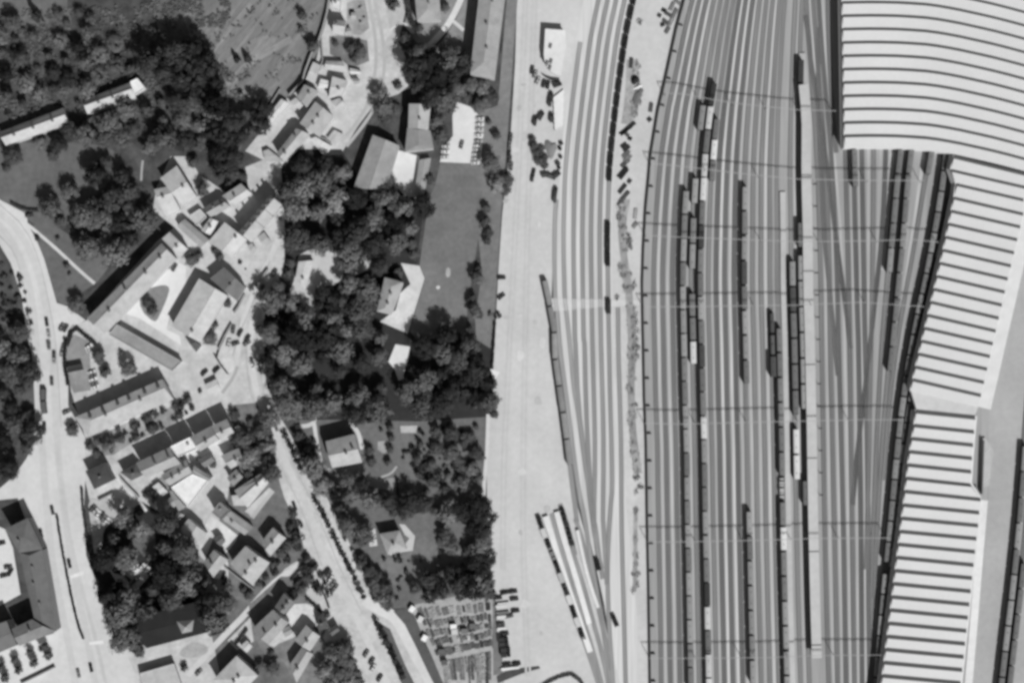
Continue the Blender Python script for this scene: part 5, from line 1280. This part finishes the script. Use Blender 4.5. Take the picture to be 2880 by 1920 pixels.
    row('A32', '1070,60,45 1065,140,42 1055,230,35 1050,320,32 1045,420,32 1065,560,30 1055,650,34 1050,720,30 1060,800,30 1060,900,34 1075,980,36 1090,1060,38 1100,1130,34 1095,1200,28 1130,1280,24 1090,1320,20 1090,1480,22', 'weed', .16, 'on the middle cinder strip', 'weed clump', 'straggly')
    row('A33', '1090,60,20 1085,290,26 1095,440,30 1090,520,20 1090,610,35 1095,700,28 1065,750,18', 'weed', .16, 'on the lower cinder strip', 'weed clump', 'straggly')
    row('A30', '1070,640,40 1075,720,45 1100,580,35 1080,900,48 1060,960,45 1060,1010,40 1110,850,35 1125,190,22 1090,800,30', 'weed', .16, 'among the stacked material by the dark wagons', 'weed clump', 'straggly', order='in the list')

def scrub():
    r = random.Random(99); mb = MB()
    hill = P('S', '-20,30 120,25 300,20 520,0 660,0 600,160 700,240 620,330 480,300 330,330 200,320 60,340 -20,340'); mead = P('S', '560,20 905,-20 880,160 790,280 690,370 640,260 560,150')
    from mathutils import noise
    for poly, n, thr in ((hill, 24000, -.05), (mead, 4000, .28)):
        xs = [p[0] for p in poly]; ys = [p[1] for p in poly]; k = 0
        while k < n:
            p = (r.uniform(min(xs), max(xs)), r.uniform(min(ys), max(ys))); k += 1
            if not inside(p, poly): continue
            if noise.noise(Vector((p[0] / 38, p[1] / 38, 0))) + .5 * noise.noise(Vector((p[0] / 12, p[1] / 12, 3))) < thr: continue
            g = gx(p, z=r.uniform(.1, 1.0)); s_ = r.uniform(.25, .75)
            u = Vector((r.gauss(0, 1), r.gauss(0, 1), r.gauss(0, .35))).normalized(); w = Vector((-u.y, u.x, r.gauss(0, .5))).normalized()
            mb.add([g - u * s_, g + w * s_, g + u * s_, g - w * s_], [(0, 1, 2, 3)])
    o = mb.ob('scrub', M(92, 'leaf')); o['kind'] = 'stuff'
    tag(o, 'rough low scrub growing all over the hillside and meadow', 'scrub')

def hedge(fr, s, w, h, label, tone=70, name='hedge'):
    v = [gx(p, z=0) for p in P(fr, s)]
    b = v[len(v) // 2].copy(); L = [p - b for p in v]
    root = thing(name, label, 'hedge', b)
    r = random.Random(len(label)); mb = MB()
    for p, t in resample(L, .42):
        nn = Vector((-t.y, t.x, 0))
        for k in range(max(6, int(9 * w * S))):
            q = p + nn * r.uniform(-.5, .5) * w * S + t * r.uniform(-.4, .4) + Vector((0, 0, r.uniform(.25, 1) * h))
            n = Vector((r.gauss(0, .6), r.gauss(0, .6), 1)).normalized(); u = n.orthogonal().normalized(); x = n.cross(u); s_ = r.uniform(.18, .38)
            mb.add([q - u * s_, q + x * s_, q + u * s_, q - x * s_], [(0, 1, 2, 3)])
    mb.ob('foliage', M(tone, 'leaf'), root)
    mb = MB(); strip3(mb, L, w * S * .5, 0, h * .75); mb.ob('stems', M(44, 'plain'), root)

def hedges():
    hedge('A03', '505,90 525,220 560,430 600,640 650,880 700,1070 737,1170', 6, 1.6, 'long thin hedge on the avenue median, south of the crossing')
    hedge('A02', '725,1290 735,1480 750,1568', 6, 1.8, 'thin hedge at the east kerb of the avenue, beside the corner house')
    hedge('A03', '745,60 762,220 782,360', 7, 1.6, 'short thin hedge between avenue and the small car park')
    hedge('A02', '585,-20 575,120 578,250 600,330 605,385', 9, 2.2, 'dark hedge around the kiosk lawn')
    hedge('A01', '600,1540 640,1420 680,1390 750,1450 850,1530', 9, 2.0, 'dark hedge at the upper tip of the kiosk lawn')
    hedge('A20', '570,-60 590,80 620,200 660,260', 15, 2.6, 'wide dark hedge west of the school')
    hedge('A01', '100,285 180,325 250,345 340,350', 8, 1.5, 'dark hedge where the avenue leaves the lawn')
    hedge('A12', '385,110 440,200 510,290', 3, 1.2, 'curved thin hedge beside the street triangle')
    hedge('A12', '410,130 430,60 480,-40', 3, 1.2, 'thin hedge along the west kerb above the triangle')
    hedge('A22', '235,705 330,690 400,680', 8, 1.8, 'short dark hedge at the terrace of the path loop')
    hedge('A22', '480,1190 492,1280 505,1360', 4, 1.4, 'low hedge dividing the kitchen gardens')
    hedge('A13', '1180,500 1120,590 1060,660', 5, 1.8, 'dark hedge at the side street corner garden')
    hedge('A13', '1330,730 1370,820 1400,900', 5, 1.8, 'dark hedge along the street below the parking bays')
    hedge('A13', '1200,820 1270,880 1330,940', 8, 2.2, 'dark hedge on the north side of the white yard')
    hedge('A13', '350,1150 440,1120 520,1050', 3, 1.3, 'thin hedge on the lane kerb by the chapel')
    hedge('z8', '20,1090 100,1000 190,870', 7, 2.0, 'dark hedge beside the little pale shed')
    hedge('A21', '1355,1340 1340,1568', 6, 1.8, 'dark narrow hedge between gardens and the pavement')
    hedge('A22', '1345,0 1330,240', 6, 1.8, 'dark hedge at the pavement edge beside the grove')
    hedge('A33', '260,1590 340,1540 430,1500 520,1482 590,1530 630,1590', 11, .7, 'dark curved hedge at the lower edge of the pavement', 96)
    hedge('A20', '1350,690 1290,700', 5, 2, 'short hedge at the foot of the railway office')
    # garden wall on the meadow side
    v = [gx(p, z=0) for p in P('A10', '1405,0 1385,120 1350,250 1300,400 1250,480 1190,640 1170,720 1050,850')]
    b = v[3].copy(); root = thing('garden_wall', 'high stone garden wall between meadow and northern village', 'wall', b)
    mb = MB(); strip3(mb, [p - b for p in v], .6, 0, 3.2); mb.ob('wall', M(120, 'plain'), root)
    mb = MB(); strip3(mb, [p - b for p in v], .8, 3.2, 3.35); mb.ob('coping', M(160, 'plain'), root)
    for fr, s, lb in (('A10', '970,790 840,1000 790,1060', 'low stone wall along the corrugated shed'), ('z3', '120,470 150,900 30,1200', 'stone wall behind the ragged outbuilding'),
                      ('z5', '520,1000 640,1130 800,1290', 'wall along the narrow alley by the corner house'), ('z5', '200,1340 300,1290 410,1235', 'low wall at the small car park entrance'),
                      ('A03', '190,1568 330,1500 490,1420', 'boundary wall below the four pairs of round trees'), ('z2', '1030,870 1130,900 1220,985', 'garden wall at the white storehouse'),
                      ('A13', '480,540 620,650 740,740', 'garden wall below the large mottled house'), ('A11', '862,868 780,975 700,1060', 'kerbside wall along the street below the roadside sheds'), ('A11', '655,1090 600,1200 562,1255', 'kerbside wall along the street beside the dark roofed house'), ('A11', '542,1352 480,1460 425,1575', 'kerbside wall along the street beside the hall yard'), ('A10', '-10,1270 90,1190 240,1125', 'dark garden wall above the curved drive')):
        v = [gx(p, z=0) for p in P(fr, s)]; b = v[1].copy(); root = thing('stone_wall', lb, 'wall', b)
        mb = MB(); strip3(mb, [p - b for p in v], .45, 0, 1.9); mb.ob('wall', M(110, 'plain'), root)
        mb = MB(); strip3(mb, [p - b for p in v], .6, 1.9, 2.0); mb.ob('coping', M(150, 'plain'), root)

# ---------------------------------------------------------------- cars and small things
CK = {}
def car_kit(tone, Lm=4.3):
    key = (tone, Lm)
    if key in CK: return CK[key], False
    hw = .8; mb = MB()
    prof = [(-Lm / 2, .35), (-Lm / 2, .8), (-Lm / 2 + .25, .92), (Lm * .22, .9), (Lm / 2 - .1, .8), (Lm / 2, .6), (Lm / 2, .35)]
    n = len(prof); vs = [(x, -hw, z) for x, z in prof] + [(x, hw, z) for x, z in prof]
    mb.add(vs, [(i, (i + 1) % n, n + (i + 1) % n, n + i)[::-1] for i in range(n)] + [tuple(range(n)), tuple(range(2 * n - 1, n - 1, -1))])
    kids = [mb.ob('body', M(tone, 'plain'))]
    mb = MB(); x0, x1 = -Lm * .36, Lm * .2
    mb.add([(x0, -.72, .9), (x1, -.72, .9), (x1, .72, .9), (x0, .72, .9), (x0 + .45, -.6, 1.38), (x1 - .5, -.6, 1.38), (x1 - .5, .6, 1.38), (x0 + .45, .6, 1.38)],
           [(4, 5, 6, 7), (0, 1, 5, 4), (1, 2, 6, 5), (2, 3, 7, 6), (3, 0, 4, 7)])
    kids.append(mb.ob('windows', M(40, 'glass')))
    mb = MB(); mb.box(x0 + .5, x1 - .55, -.6, .6, 1.385, 1.43); kids.append(mb.ob('roof', M(tone, 'plain')))
    for x in (-Lm * .3, Lm * .3):
        for y in (-.72, .72):
            mb = MB(); mb.cyl((x, y, .32), (0, 1, 0), .32, .2, 10); kids.append(mb.ob('wheel', M(36, 'plain')))
    CK[key] = kids
    return kids, True
def cars(fr, s, ang, tones, where, Lm=4.3, order='from the north', noun='car'):
    pts = P(fr, s)
    if 'north' in order: pts.sort(key=lambda p: p[1])
    elif 'west' in order: pts.sort(key=lambda p: p[0])
    for i, p in enumerate(pts):
        t = tones[i % len(tones)]
        lb = '%s %s %s' % (tone_word(t), noun, where) if len(pts) == 1 else '%s %s %s, %s %s' % (tone_word(t), noun, where, nth(i), order)
        a = ang[i % len(ang)] if isinstance(ang, (list, tuple)) else ang
        root = thing('parked_car' if 'park' in where else 'car', lb, 'car', gx(p, z=0.2), math.radians(a), 'cars ' + where)
        kids, new = car_kit(t, Lm)
        if new:
            for k in kids: k.parent = root
        else: dup(kids, root)

def truck(fr, s, ang, tone, label, Lm=7.5, covered=True, group='trucks on the goods yard pavement'):
    p = gx(P(fr, s)[0], z=.2)
    root = thing('truck', label, 'truck', p, math.radians(ang), group)
    mb = MB(); mb.box(-Lm / 2, Lm / 2 - 1.9, -1.15, 1.15, .9, 2.9 if covered else 1.25); mb.ob('cargo_body', M(tone, 'plain'), root)
    mb = MB(); mb.box(Lm / 2 - 1.75, Lm / 2, -1.05, 1.05, .55, 2.2); c = mb.ob('cab', M(max(40, tone - 25), 'plain'), root)
    mb = MB(); mb.box(Lm / 2 - .5, Lm / 2 + .02, -.95, .95, 1.45, 2.1); mb.ob('windscreen', M(36, 'glass'), c)
    mb = MB(); mb.box(-Lm / 2 + .1, Lm / 2 - .2, -.5, .5, .55, .85); mb.ob('chassis', M(40), root)
    for x in (-Lm * .3, Lm * .36):
        for y in (-.95, .95):
            mb = MB(); mb.cyl((x, y, .45), (0, 1, 0), .45, .28, 10); mb.ob('wheel', M(34), root)
    return root

def vehicles():
    dk = (58, 90, 44, 120, 70, 190)
    cars('A20', '1225,1050 1222,1100 1220,1145 1216,1195 1212,1250 1205,1290 1200,1325 1192,1365 1188,1405 1183,1440', [0, 2, -2, 1], (205, 222, 190, 215, 160, 222), 'parked along the east side of the villa car park')
    cars('A20', '925,1295 920,1340 915,1388', [2, 0], (200, 222), 'parked along the west side of the villa car park')
    cars('A20', '1062,1278', 75, (120,), 'standing alone in the middle of the villa car park')
    cars('A20', '1495,1215 1485,1280 1482,1350 1488,1410 1500,1470', 84, (90, 110, 60), 'parked at the goods yard west kerb')
    cars('A30', '178,620 205,660 228,715 280,740 318,752', [80, 70, 60, 75], (70, 150, 170, 60, 52), 'parked around the rounded yard office')
    cars('A01', '415,1335 432,1440 430,1535', -82, (60, 165, 120), 'driving on the upper avenue')
    cars('A02', '435,35 480,122 480,160 460,350 395,750', -88, (110, 80, 150, 90, 70), 'driving on the middle avenue')
    cars('A03', '465,45 365,250 615,515 805,1430 695,1480', -78, (70, 60, 48, 44, 120), 'driving on the lower avenue')
    cars('A03', '400,455 415,545 430,630 455,725 462,765', -80, (80, 200, 110, 64), 'parked at the office side kerb of the avenue')
    cars('A03', '75,545 95,588 40,620 15,335', [15, 10, 60], (70, 90, 52), 'parked in the white yard of the office block')
    cars('A01', '548,1380 582,1390', 60, (110, 80), 'parked near the kiosk lawn tip', order='from the west')
    cars('A01', '262,395', 10, (70,), 'at the junction of avenue and footpath')
    cars('A02', '815,270 822,300 826,335 832,370 845,402', 20, (205, 100, 222, 110, 215), 'parked in the row east of the kiosk lawn')
    cars('A02', '790,45 800,72', 35, (222, 190), 'parked at the upper end of the kiosk row')
    cars('A02', '590,622', 25, (110,), 'by the west end of the sunlit terrace')
    cars('A02', '560,60 550,100', 80, (120, 150), 'parked on the kerb of the kiosk lawn')
    cars('A12', '405,250 300,275', 45, (60, 52), 'on the lane corner above the bright yard', order='from the west')
    cars('A12', '722,180 722,212 890,680 930,755 1095,1452', -70, (90, 205, 80, 110, 60), 'driving on the main street')
    cars('A11', '915,900 805,1035 615,1430 555,1400 515,1520 575,1525 680,1480 675,1522', [58, 60, 80, 62, 60, 75, 30, 20], (80, 90, 100, 70, 64, 190, 120, 90), 'on the street past the village hall')
    cars('A13', '1380,580 1395,605 1412,650 1432,690 1452,725', 52, (52, 90, 205, 120, 110), 'parked in the slanting bays of the main street')
    cars('A23', '220,1305 270,1372 282,1432 340,1520', 58, (110, 90, 205, 80), 'parked in the lower slanting bays')
    cars('A03', '822,28 842,52 870,78 905,92 918,118 945,138 968,150', [50, 40, 62, 70, 55], (90, 190, 222, 80, 120, 215, 205), 'parked in the small corner car park')
    cars('A03', '1145,585 1185,542 1255,540 1300,572 1335,600 1130,642 1210,642 1175,680', [45, 130, 60, 50, 20, 130, 40], (205, 222, 215, 205, 190, 90, 70, 110), 'parked in the court inside the dark park')
    cars('A21', '1490,590 1510,480', 88, (150, 110), 'parked beside the pavement edge') if False else None
    cars('A31', '180,62 190,20', 80, (60, 70), 'on the goods yard below the dark tree clump')
    cars('A21', '1412,945 1412,1110', [3, 40], (60, 70), 'at the pavement edge beside the playing field')
    cars('A13', '250,1470', 48, (120,), 'on the lower village lane')
    cars('A10', '870,1440', 80, (150,), 'in the pale lane junction yard') if False else None
    cars('z7', '775,1130 800,1215', 70, (60, 64), 'parked beside the wood edge house')
    cars('A01', '1500,830 1540,855', 60, (120, 90), 'parked at the inner end of the courtyard', order='from the west')
    # tramcar on the avenue
    pts = [gx(p, z=0) for p in P('A02', '392,410 390,520 402,640')]
    root = thing('articulated_bus', 'long dark articulated bus on the avenue', 'bus', pts[1])
    for i in range(2):
        a, b = pts[i] - pts[1], pts[i + 1] - pts[1]; m = (a + b) / 2; t = (b - a)
        mb = MB(); mb.obox((m.x, m.y), (t.x, t.y), t.length - .7, 2.5, .55, 2.75); s = mb.ob('section', M(70, 'plain'), root)
        mb = MB(); mb.obox((m.x, m.y), (t.x, t.y), t.length - .9, 2.54, 1.55, 2.25); mb.ob('window_band', M(36, 'glass'), s)
        mb = MB(); mb.obox((m.x, m.y), (t.x, t.y), t.length - 1.1, 2.2, 2.75, 2.95); mb.ob('roof', M(96, 'plain'), s)
        for u in (.2, .8):
            c = a.lerp(b, u); mb = MB()
            for q in (-1.05, 1.05):
                nn = Vector((-t.y, t.x, 0)).normalized(); mb.cyl((c.x + nn.x * q, c.y + nn.y * q, .48), (nn.x, nn.y, 0), .48, .3, 10)
            mb.ob('wheelset', M(34), s)
    mb = MB(); mb.cyl((0, 0, 1.6), (0, 0, 1), 1.1, 2.0, 12); mb.ob('joint', M(48), root)
    # trucks and trailers on the pavement
    cars('A23', '1440,770 1515,760 1380,815 1525,825 1535,930 1480,975 1405,1045 1440,1130 1460,1402 1545,1395', [8, 12, 6, 7], (64, 52, 58, 70, 60, 90, 84), 'parked at the allotment side of the pavement', 4.4)
    for s, t, lb in (('1430,1180', 60, 'dark truck by the allotments, northern of a close pair'), ('1434,1212', 66, 'dark truck by the allotments, southern of a close pair'), ('1448,1268', 62, 'dark truck by the allotments with another right below it'), ('1450,1312', 58, 'dark truck by the allotments, last of the trucks')):
        truck('A23', s, 4, t, lb, 4.8, True, 'trucks by the allotments')
    for i, (s, ln, t) in enumerate((('1430,865', 26, 205), ('1410,885', 24, 215), ('1430,945', 26, 120), ('1420,980', 24, 215), ('1415,1085', 18, 222), ('1490,1435', 40, 226))):
        p = gx(P('A23', s)[0], z=.2); root = thing('trailer', '%s flat trailer near the parked trucks, %s from the north' % (tone_word(t), nth(i)), 'trailer', p, math.radians(6), 'trailers by the allotments')
        L = ln * S * 1.3
        mb = MB(); mb.box(-L / 2, L / 2, -.6, .6, .8, 1.0); mb.ob('deck', M(t), root)
        mb = MB(); mb.box(-L / 2 - 1.2, -L / 2, -.08, .08, .7, .82); mb.ob('drawbar', M(60), root)
        for y in (-.5, .5):
            mb = MB(); mb.cyl((L * .25, y, .4), (0, 1, 0), .4, .25, 10); mb.ob('wheel', M(34), root)
    for fr, s, a, t, lb in (('A30', '400,755', 20, 60, 'dark truck at the southeast corner of the yard office'), ('A30', '345,860', 80, 60, 'dark truck backed onto the loading dock, upper one'), ('A30', '335,905', 85, 66, 'dark truck backed onto the loading dock, lower one'),
                          ('A30', '348,1045', 88, 70, 'long dark truck beside the lower loading dock'), ('A30', '205,1075', 80, 64, 'dark truck on the open pavement west of the dock'), ('A30', '258,1030', 60, 70, 'black truck turning on the open pavement'),
                          ('A31', '385,190', 80, 60, 'dark truck at the dock road end'), ('A31', '300,45', 10, 80, 'dark truck below the dark tree clump'), ('A31', '378,245', 86, 76, 'dark truck behind another at the dock road end'), ('A31', '395,45', 40, 70, 'dark truck at the foot of the barrier row'), ('A31', '345,60', -20, 88, 'dark truck in the gap below the tree clump')):
        truck(fr, s, a, t, lb, 6.2).scale = (.72, .72, .8)

def heap(fr, s, h, tone, label, name='coal_heap', cat='heap'):
    pts = [gx(p, z=0) for p in smooth(P(fr, s), 1, True)]
    b = sum(pts, Vector()) / len(pts); r = random.Random(len(pts)); mb = MB()
    rings = [(1, 0), (.78, .5), (.5, .85), (.2, 1)]; n = len(pts); vs = []
    for f, z in rings:
        for p in pts:
            d = (p - b) * f * r.uniform(.92, 1.06); vs.append((d.x, d.y, h * z * r.uniform(.85, 1.1)))
    vs.append((0, 0, h))
    area = sum(pts[i].x * pts[(i + 1) % n].y - pts[(i + 1) % n].x * pts[i].y for i in range(n))
    fs = [(j * n + i, j * n + (i + 1) % n, (j + 1) * n + (i + 1) % n, (j + 1) * n + i) for j in range(3) for i in range(n)] + [(3 * n + i, 3 * n + (i + 1) % n, 4 * n) for i in range(n)]
    if area < 0: fs = [f[::-1] for f in fs]
    mb.add(vs, fs)
    o = mb.ob(name, M(tone, 'dirt')); o.location = b
    tag(o, label, cat)
    return o

def materials_yard():
    row('A30', '178,1225,36 195,1290,48 222,1350,52 250,1420,60 285,1390,42 262,1310,36 290,1460,42', 'dark', 1.35, 'in the dark clump on the goods yard pavement')
    row('A30', '432,1262,24 422,1310,22 428,1385,22 402,1440,28 415,1480,20', 'dark', 1.3, 'in the thin line along the dock road', 'bush')
    heap('A30', '270,1260 310,1220 350,1260 400,1250 390,1340 350,1420 310,1380', 1.2, 128, 'low grey spoil heap beside the dark tree clump', 'spoil_heap')
    heap('A30', '1040,690 1110,660 1130,715 1060,765', 2.6, 46, 'dark angular heap near the stacked material', 'scrap_heap')
    heap('A30', '1160,760 1075,800 1060,780 1140,735', 1.0, 222, 'white chalky heap below the dark angular heap', 'sand_heap')
    # timber and rail stacks
    specs = [('1005,1150', 38, 130, 22), ('1050,1110', 38, 95, 60), ('1015,1190', -45, 40, 90), ('1040,1225', 60, 30, 50), ('985,1285', 35, 60, 55), ('1010,1310', 35, 70, 60), ('1005,1360', 45, 85, 120), ('1020,1400', 45, 80, 140), ('1000,1440', 45, 95, 90), ('975,1520', 50, 120, 46),
             ('1130,820', 60, 70, 120), ('1090,860', 70, 90, 110), ('1110,880', 65, 90, 130), ('1050,560', 85, 90, 80), ('1340,95', -25, 40, 50), ('1380,130', -30, 60, 90), ('1430,130', 65, 110, 120), ('1460,20', -40, 60, 130), ('1410,60', 65, 80, 140), ('1330,220', 20, 40, 60), ('1360,200', -40, 70, 90), ('1370,270', 60, 60, 110), ('1225,950', 82, 80, 96), ('1210,1060', 40, 40, 70), ('1300,140', -30, 30, 70), ('1400,200', 60, 80, 150)]
    specs = [('A30', s) + (a, l, t) for s, a, l, t in specs] + [('A31', s, a, l, t) for s, a, l, t in (('985,30', 52, 110, 46), ('975,160', 52, 100, 60), ('1035,95', 52, 40, 70), ('1005,215', 50, 80, 84), ('965,265', 50, 60, 90), ('1085,480', 50, 60, 130), ('1090,380', 85, 90, 170))]
    for i, (fr, s, a, l, t) in enumerate(sorted(specs, key=lambda q: P(q[0], q[1])[0][1])):
        p = gx(P(fr, s)[0], z=.12); Lm = l * T_ * S
        root = thing('timber_stack', '%s stack of long timber beside the dark wagon row, %s from the north' % (tone_word(t), nth(i)), 'timber stack', p, math.radians(a), 'timber stacks on the cinder strip')
        mb = MB()
        for k in (-.35, .35): mb.box(k * Lm - .12, k * Lm + .12, -1.0, 1.0, 0, .2)
        mb.ob('bearers', M(60), root)
        mb = MB(); r = random.Random(i)
        for j in range(5):
            for q in range(1):
                e = r.uniform(-.25, .25); mb.box(-Lm / 2 + e, Lm / 2 + e, -.95 + j * .38, -.95 + j * .38 + .3, .2, .5 + r.uniform(0, .25))
        mb.ob('timber', M(t, 'dirt'), root)

def allotments():
    rng = random.Random(42)
    q = P('A23', '655,905 1060,800 1330,850 1330,1250 830,1330')
    def lerp4(u, v):
        a = (655 + (1325 - 655) * u, 905 + (850 - 905) * u); b = (850 + (1330 - 850) * u, 1345 + (1260 - 1345) * u)
        return (a[0] + (b[0] - a[0]) * v, a[1] + (b[1] - a[1]) * v)
    n = 0
    def bed(c, ax, ln, wd, tone, label):
        o = MB(); o.obox((0, 0), (1, 0), ln, wd, 0, .22); r = random.Random(int(c.x * 7 + c.y * 13) + 3)
        root = thing('garden_bed', label, 'garden bed', c, math.atan2(ax.y, ax.x), 'beds of the allotment gardens')
        o.ob('soil', M(min(tone, 150), 'dirt'), root)
        mb = MB()
        for k in range(max(60, int(ln * wd * 4))):
            x, y = r.uniform(-.48, .48) * ln, r.uniform(-.46, .46) * wd; s = r.uniform(.15, .35); z = .25 + r.uniform(0, .5)
            mb.add([(x - s, y, z), (x, y - s, z + r.uniform(-.1, .1)), (x + s, y, z), (x, y + s, z + r.uniform(-.1, .1))], [(0, 1, 2, 3)])
        mb.ob('crops', M(tone, 'leaf'), root)
    rows = [(.0, .22, 12), (.23, .41, 17), (.42, .60, 16), (.61, .79, 17), (.80, .99, 14)]
    for ri, (v0, v1, m) in enumerate(rows):
        us = sorted([0] + [(k + rng.uniform(-.3, .3)) / m for k in range(1, m)] + [1])
        for k in range(m):
            u0, u1 = us[k], us[k + 1]
            if rng.random() < .05: continue
            va, vb = v0 + rng.uniform(0, .05), v1 - rng.uniform(0, .06)
            a = gx([(960 + x * T_, 1420 + y * T_) for x, y in [lerp4((u0 + u1) / 2, va)]][0], z=.12)
            b = gx([(960 + x * T_, 1420 + y * T_) for x, y in [lerp4((u0 + u1) / 2, vb)]][0], z=.12)
            e0 = lerp4(u0, .5); e1 = lerp4(u1, .5)
            wd = (e1[0] - e0[0]) * T_ * S * rng.uniform(.72, .95)
            ax = b - a
            if wd < .6 or ax.length < 1.6: continue
            bed((a + b) / 2, ax, ax.length, wd, rng.choice((86, 100, 118, 135, 150, 180, 110, 92, 126)), 'allotment bed, %s from the west in the %s row from the north' % (nth(k), nth(ri)))
    # long beds at the lower edge
    for k in range(16):
        u = (k + .5) / 16
        x = 905 + (1325 - 905) * u
        a = gx(P('A23', '%f,%f' % (x - 10 * (1 - u), 1285 + (1 - u) * 88))[0], z=.12); b = gx(P('A23', '%f,%f' % (x + 20 * (1 - u), rng.choice((1640, 1470, 1640, 1540))))[0], z=.12)
        ax = b - a
        bed((a + b) / 2, ax, ax.length, rng.uniform(.7, 1.9), rng.choice((96, 110, 130, 150, 180, 118, 90)), 'long narrow allotment bed at the lower frame edge, %s from the west' % nth(k))
    # tool sheds
    for i, (s, a, t) in enumerate(sorted((('1000,1110', 8, 190), ('1085,1105', 5, 110), ('1160,1060', 5, 100), ('885,1285', 5, 96), ('910,1380', 5, 90), ('990,1065', 5, 226), ('735,1165', 60, 226), ('625,910', 55, 226), ('700,1000', 60, 200)), key=lambda q: int(q[0].split(',')[0]))):
        p = gx(P('A23', s)[0], z=.12); root = thing('tool_shed', '%s tool shed in the allotments, %s from the west' % (tone_word(t), nth(i)), 'shed', p, math.radians(a), 'tool sheds of the allotments')
        mb = MB(); mb.box(-1.4, 1.4, -1.1, 1.1, 0, 1.9); mb.ob('wall', M(110), root)
        mb = MB(); mb.add([(-1.6, -1.3, 1.9), (1.6, -1.3, 1.9), (1.6, 1.3, 2.3), (-1.6, 1.3, 2.3), (-1.6, -1.3, 1.8), (1.6, -1.3, 1.8), (1.6, 1.3, 2.2), (-1.6, 1.3, 2.2)], [(0, 1, 2, 3), (7, 6, 5, 4), (0, 4, 5, 1), (1, 5, 6, 2), (2, 6, 7, 3), (3, 7, 4, 0)])
        mb.ob('roof', M(t), root)
# ---------------------------------------------------------------- build it all
setup(4.9, 0.068, 0.0)
ground()
buildings()
sheds()
tracks_def(); build_tracks(); trains(); rail_furniture()
materials_yard(); vegetation(); plant_all(); scrub(); hedges(); vehicles(); allotments()
print('TREES', NT[0], 'OBJECTS', len(bpy.data.objects))
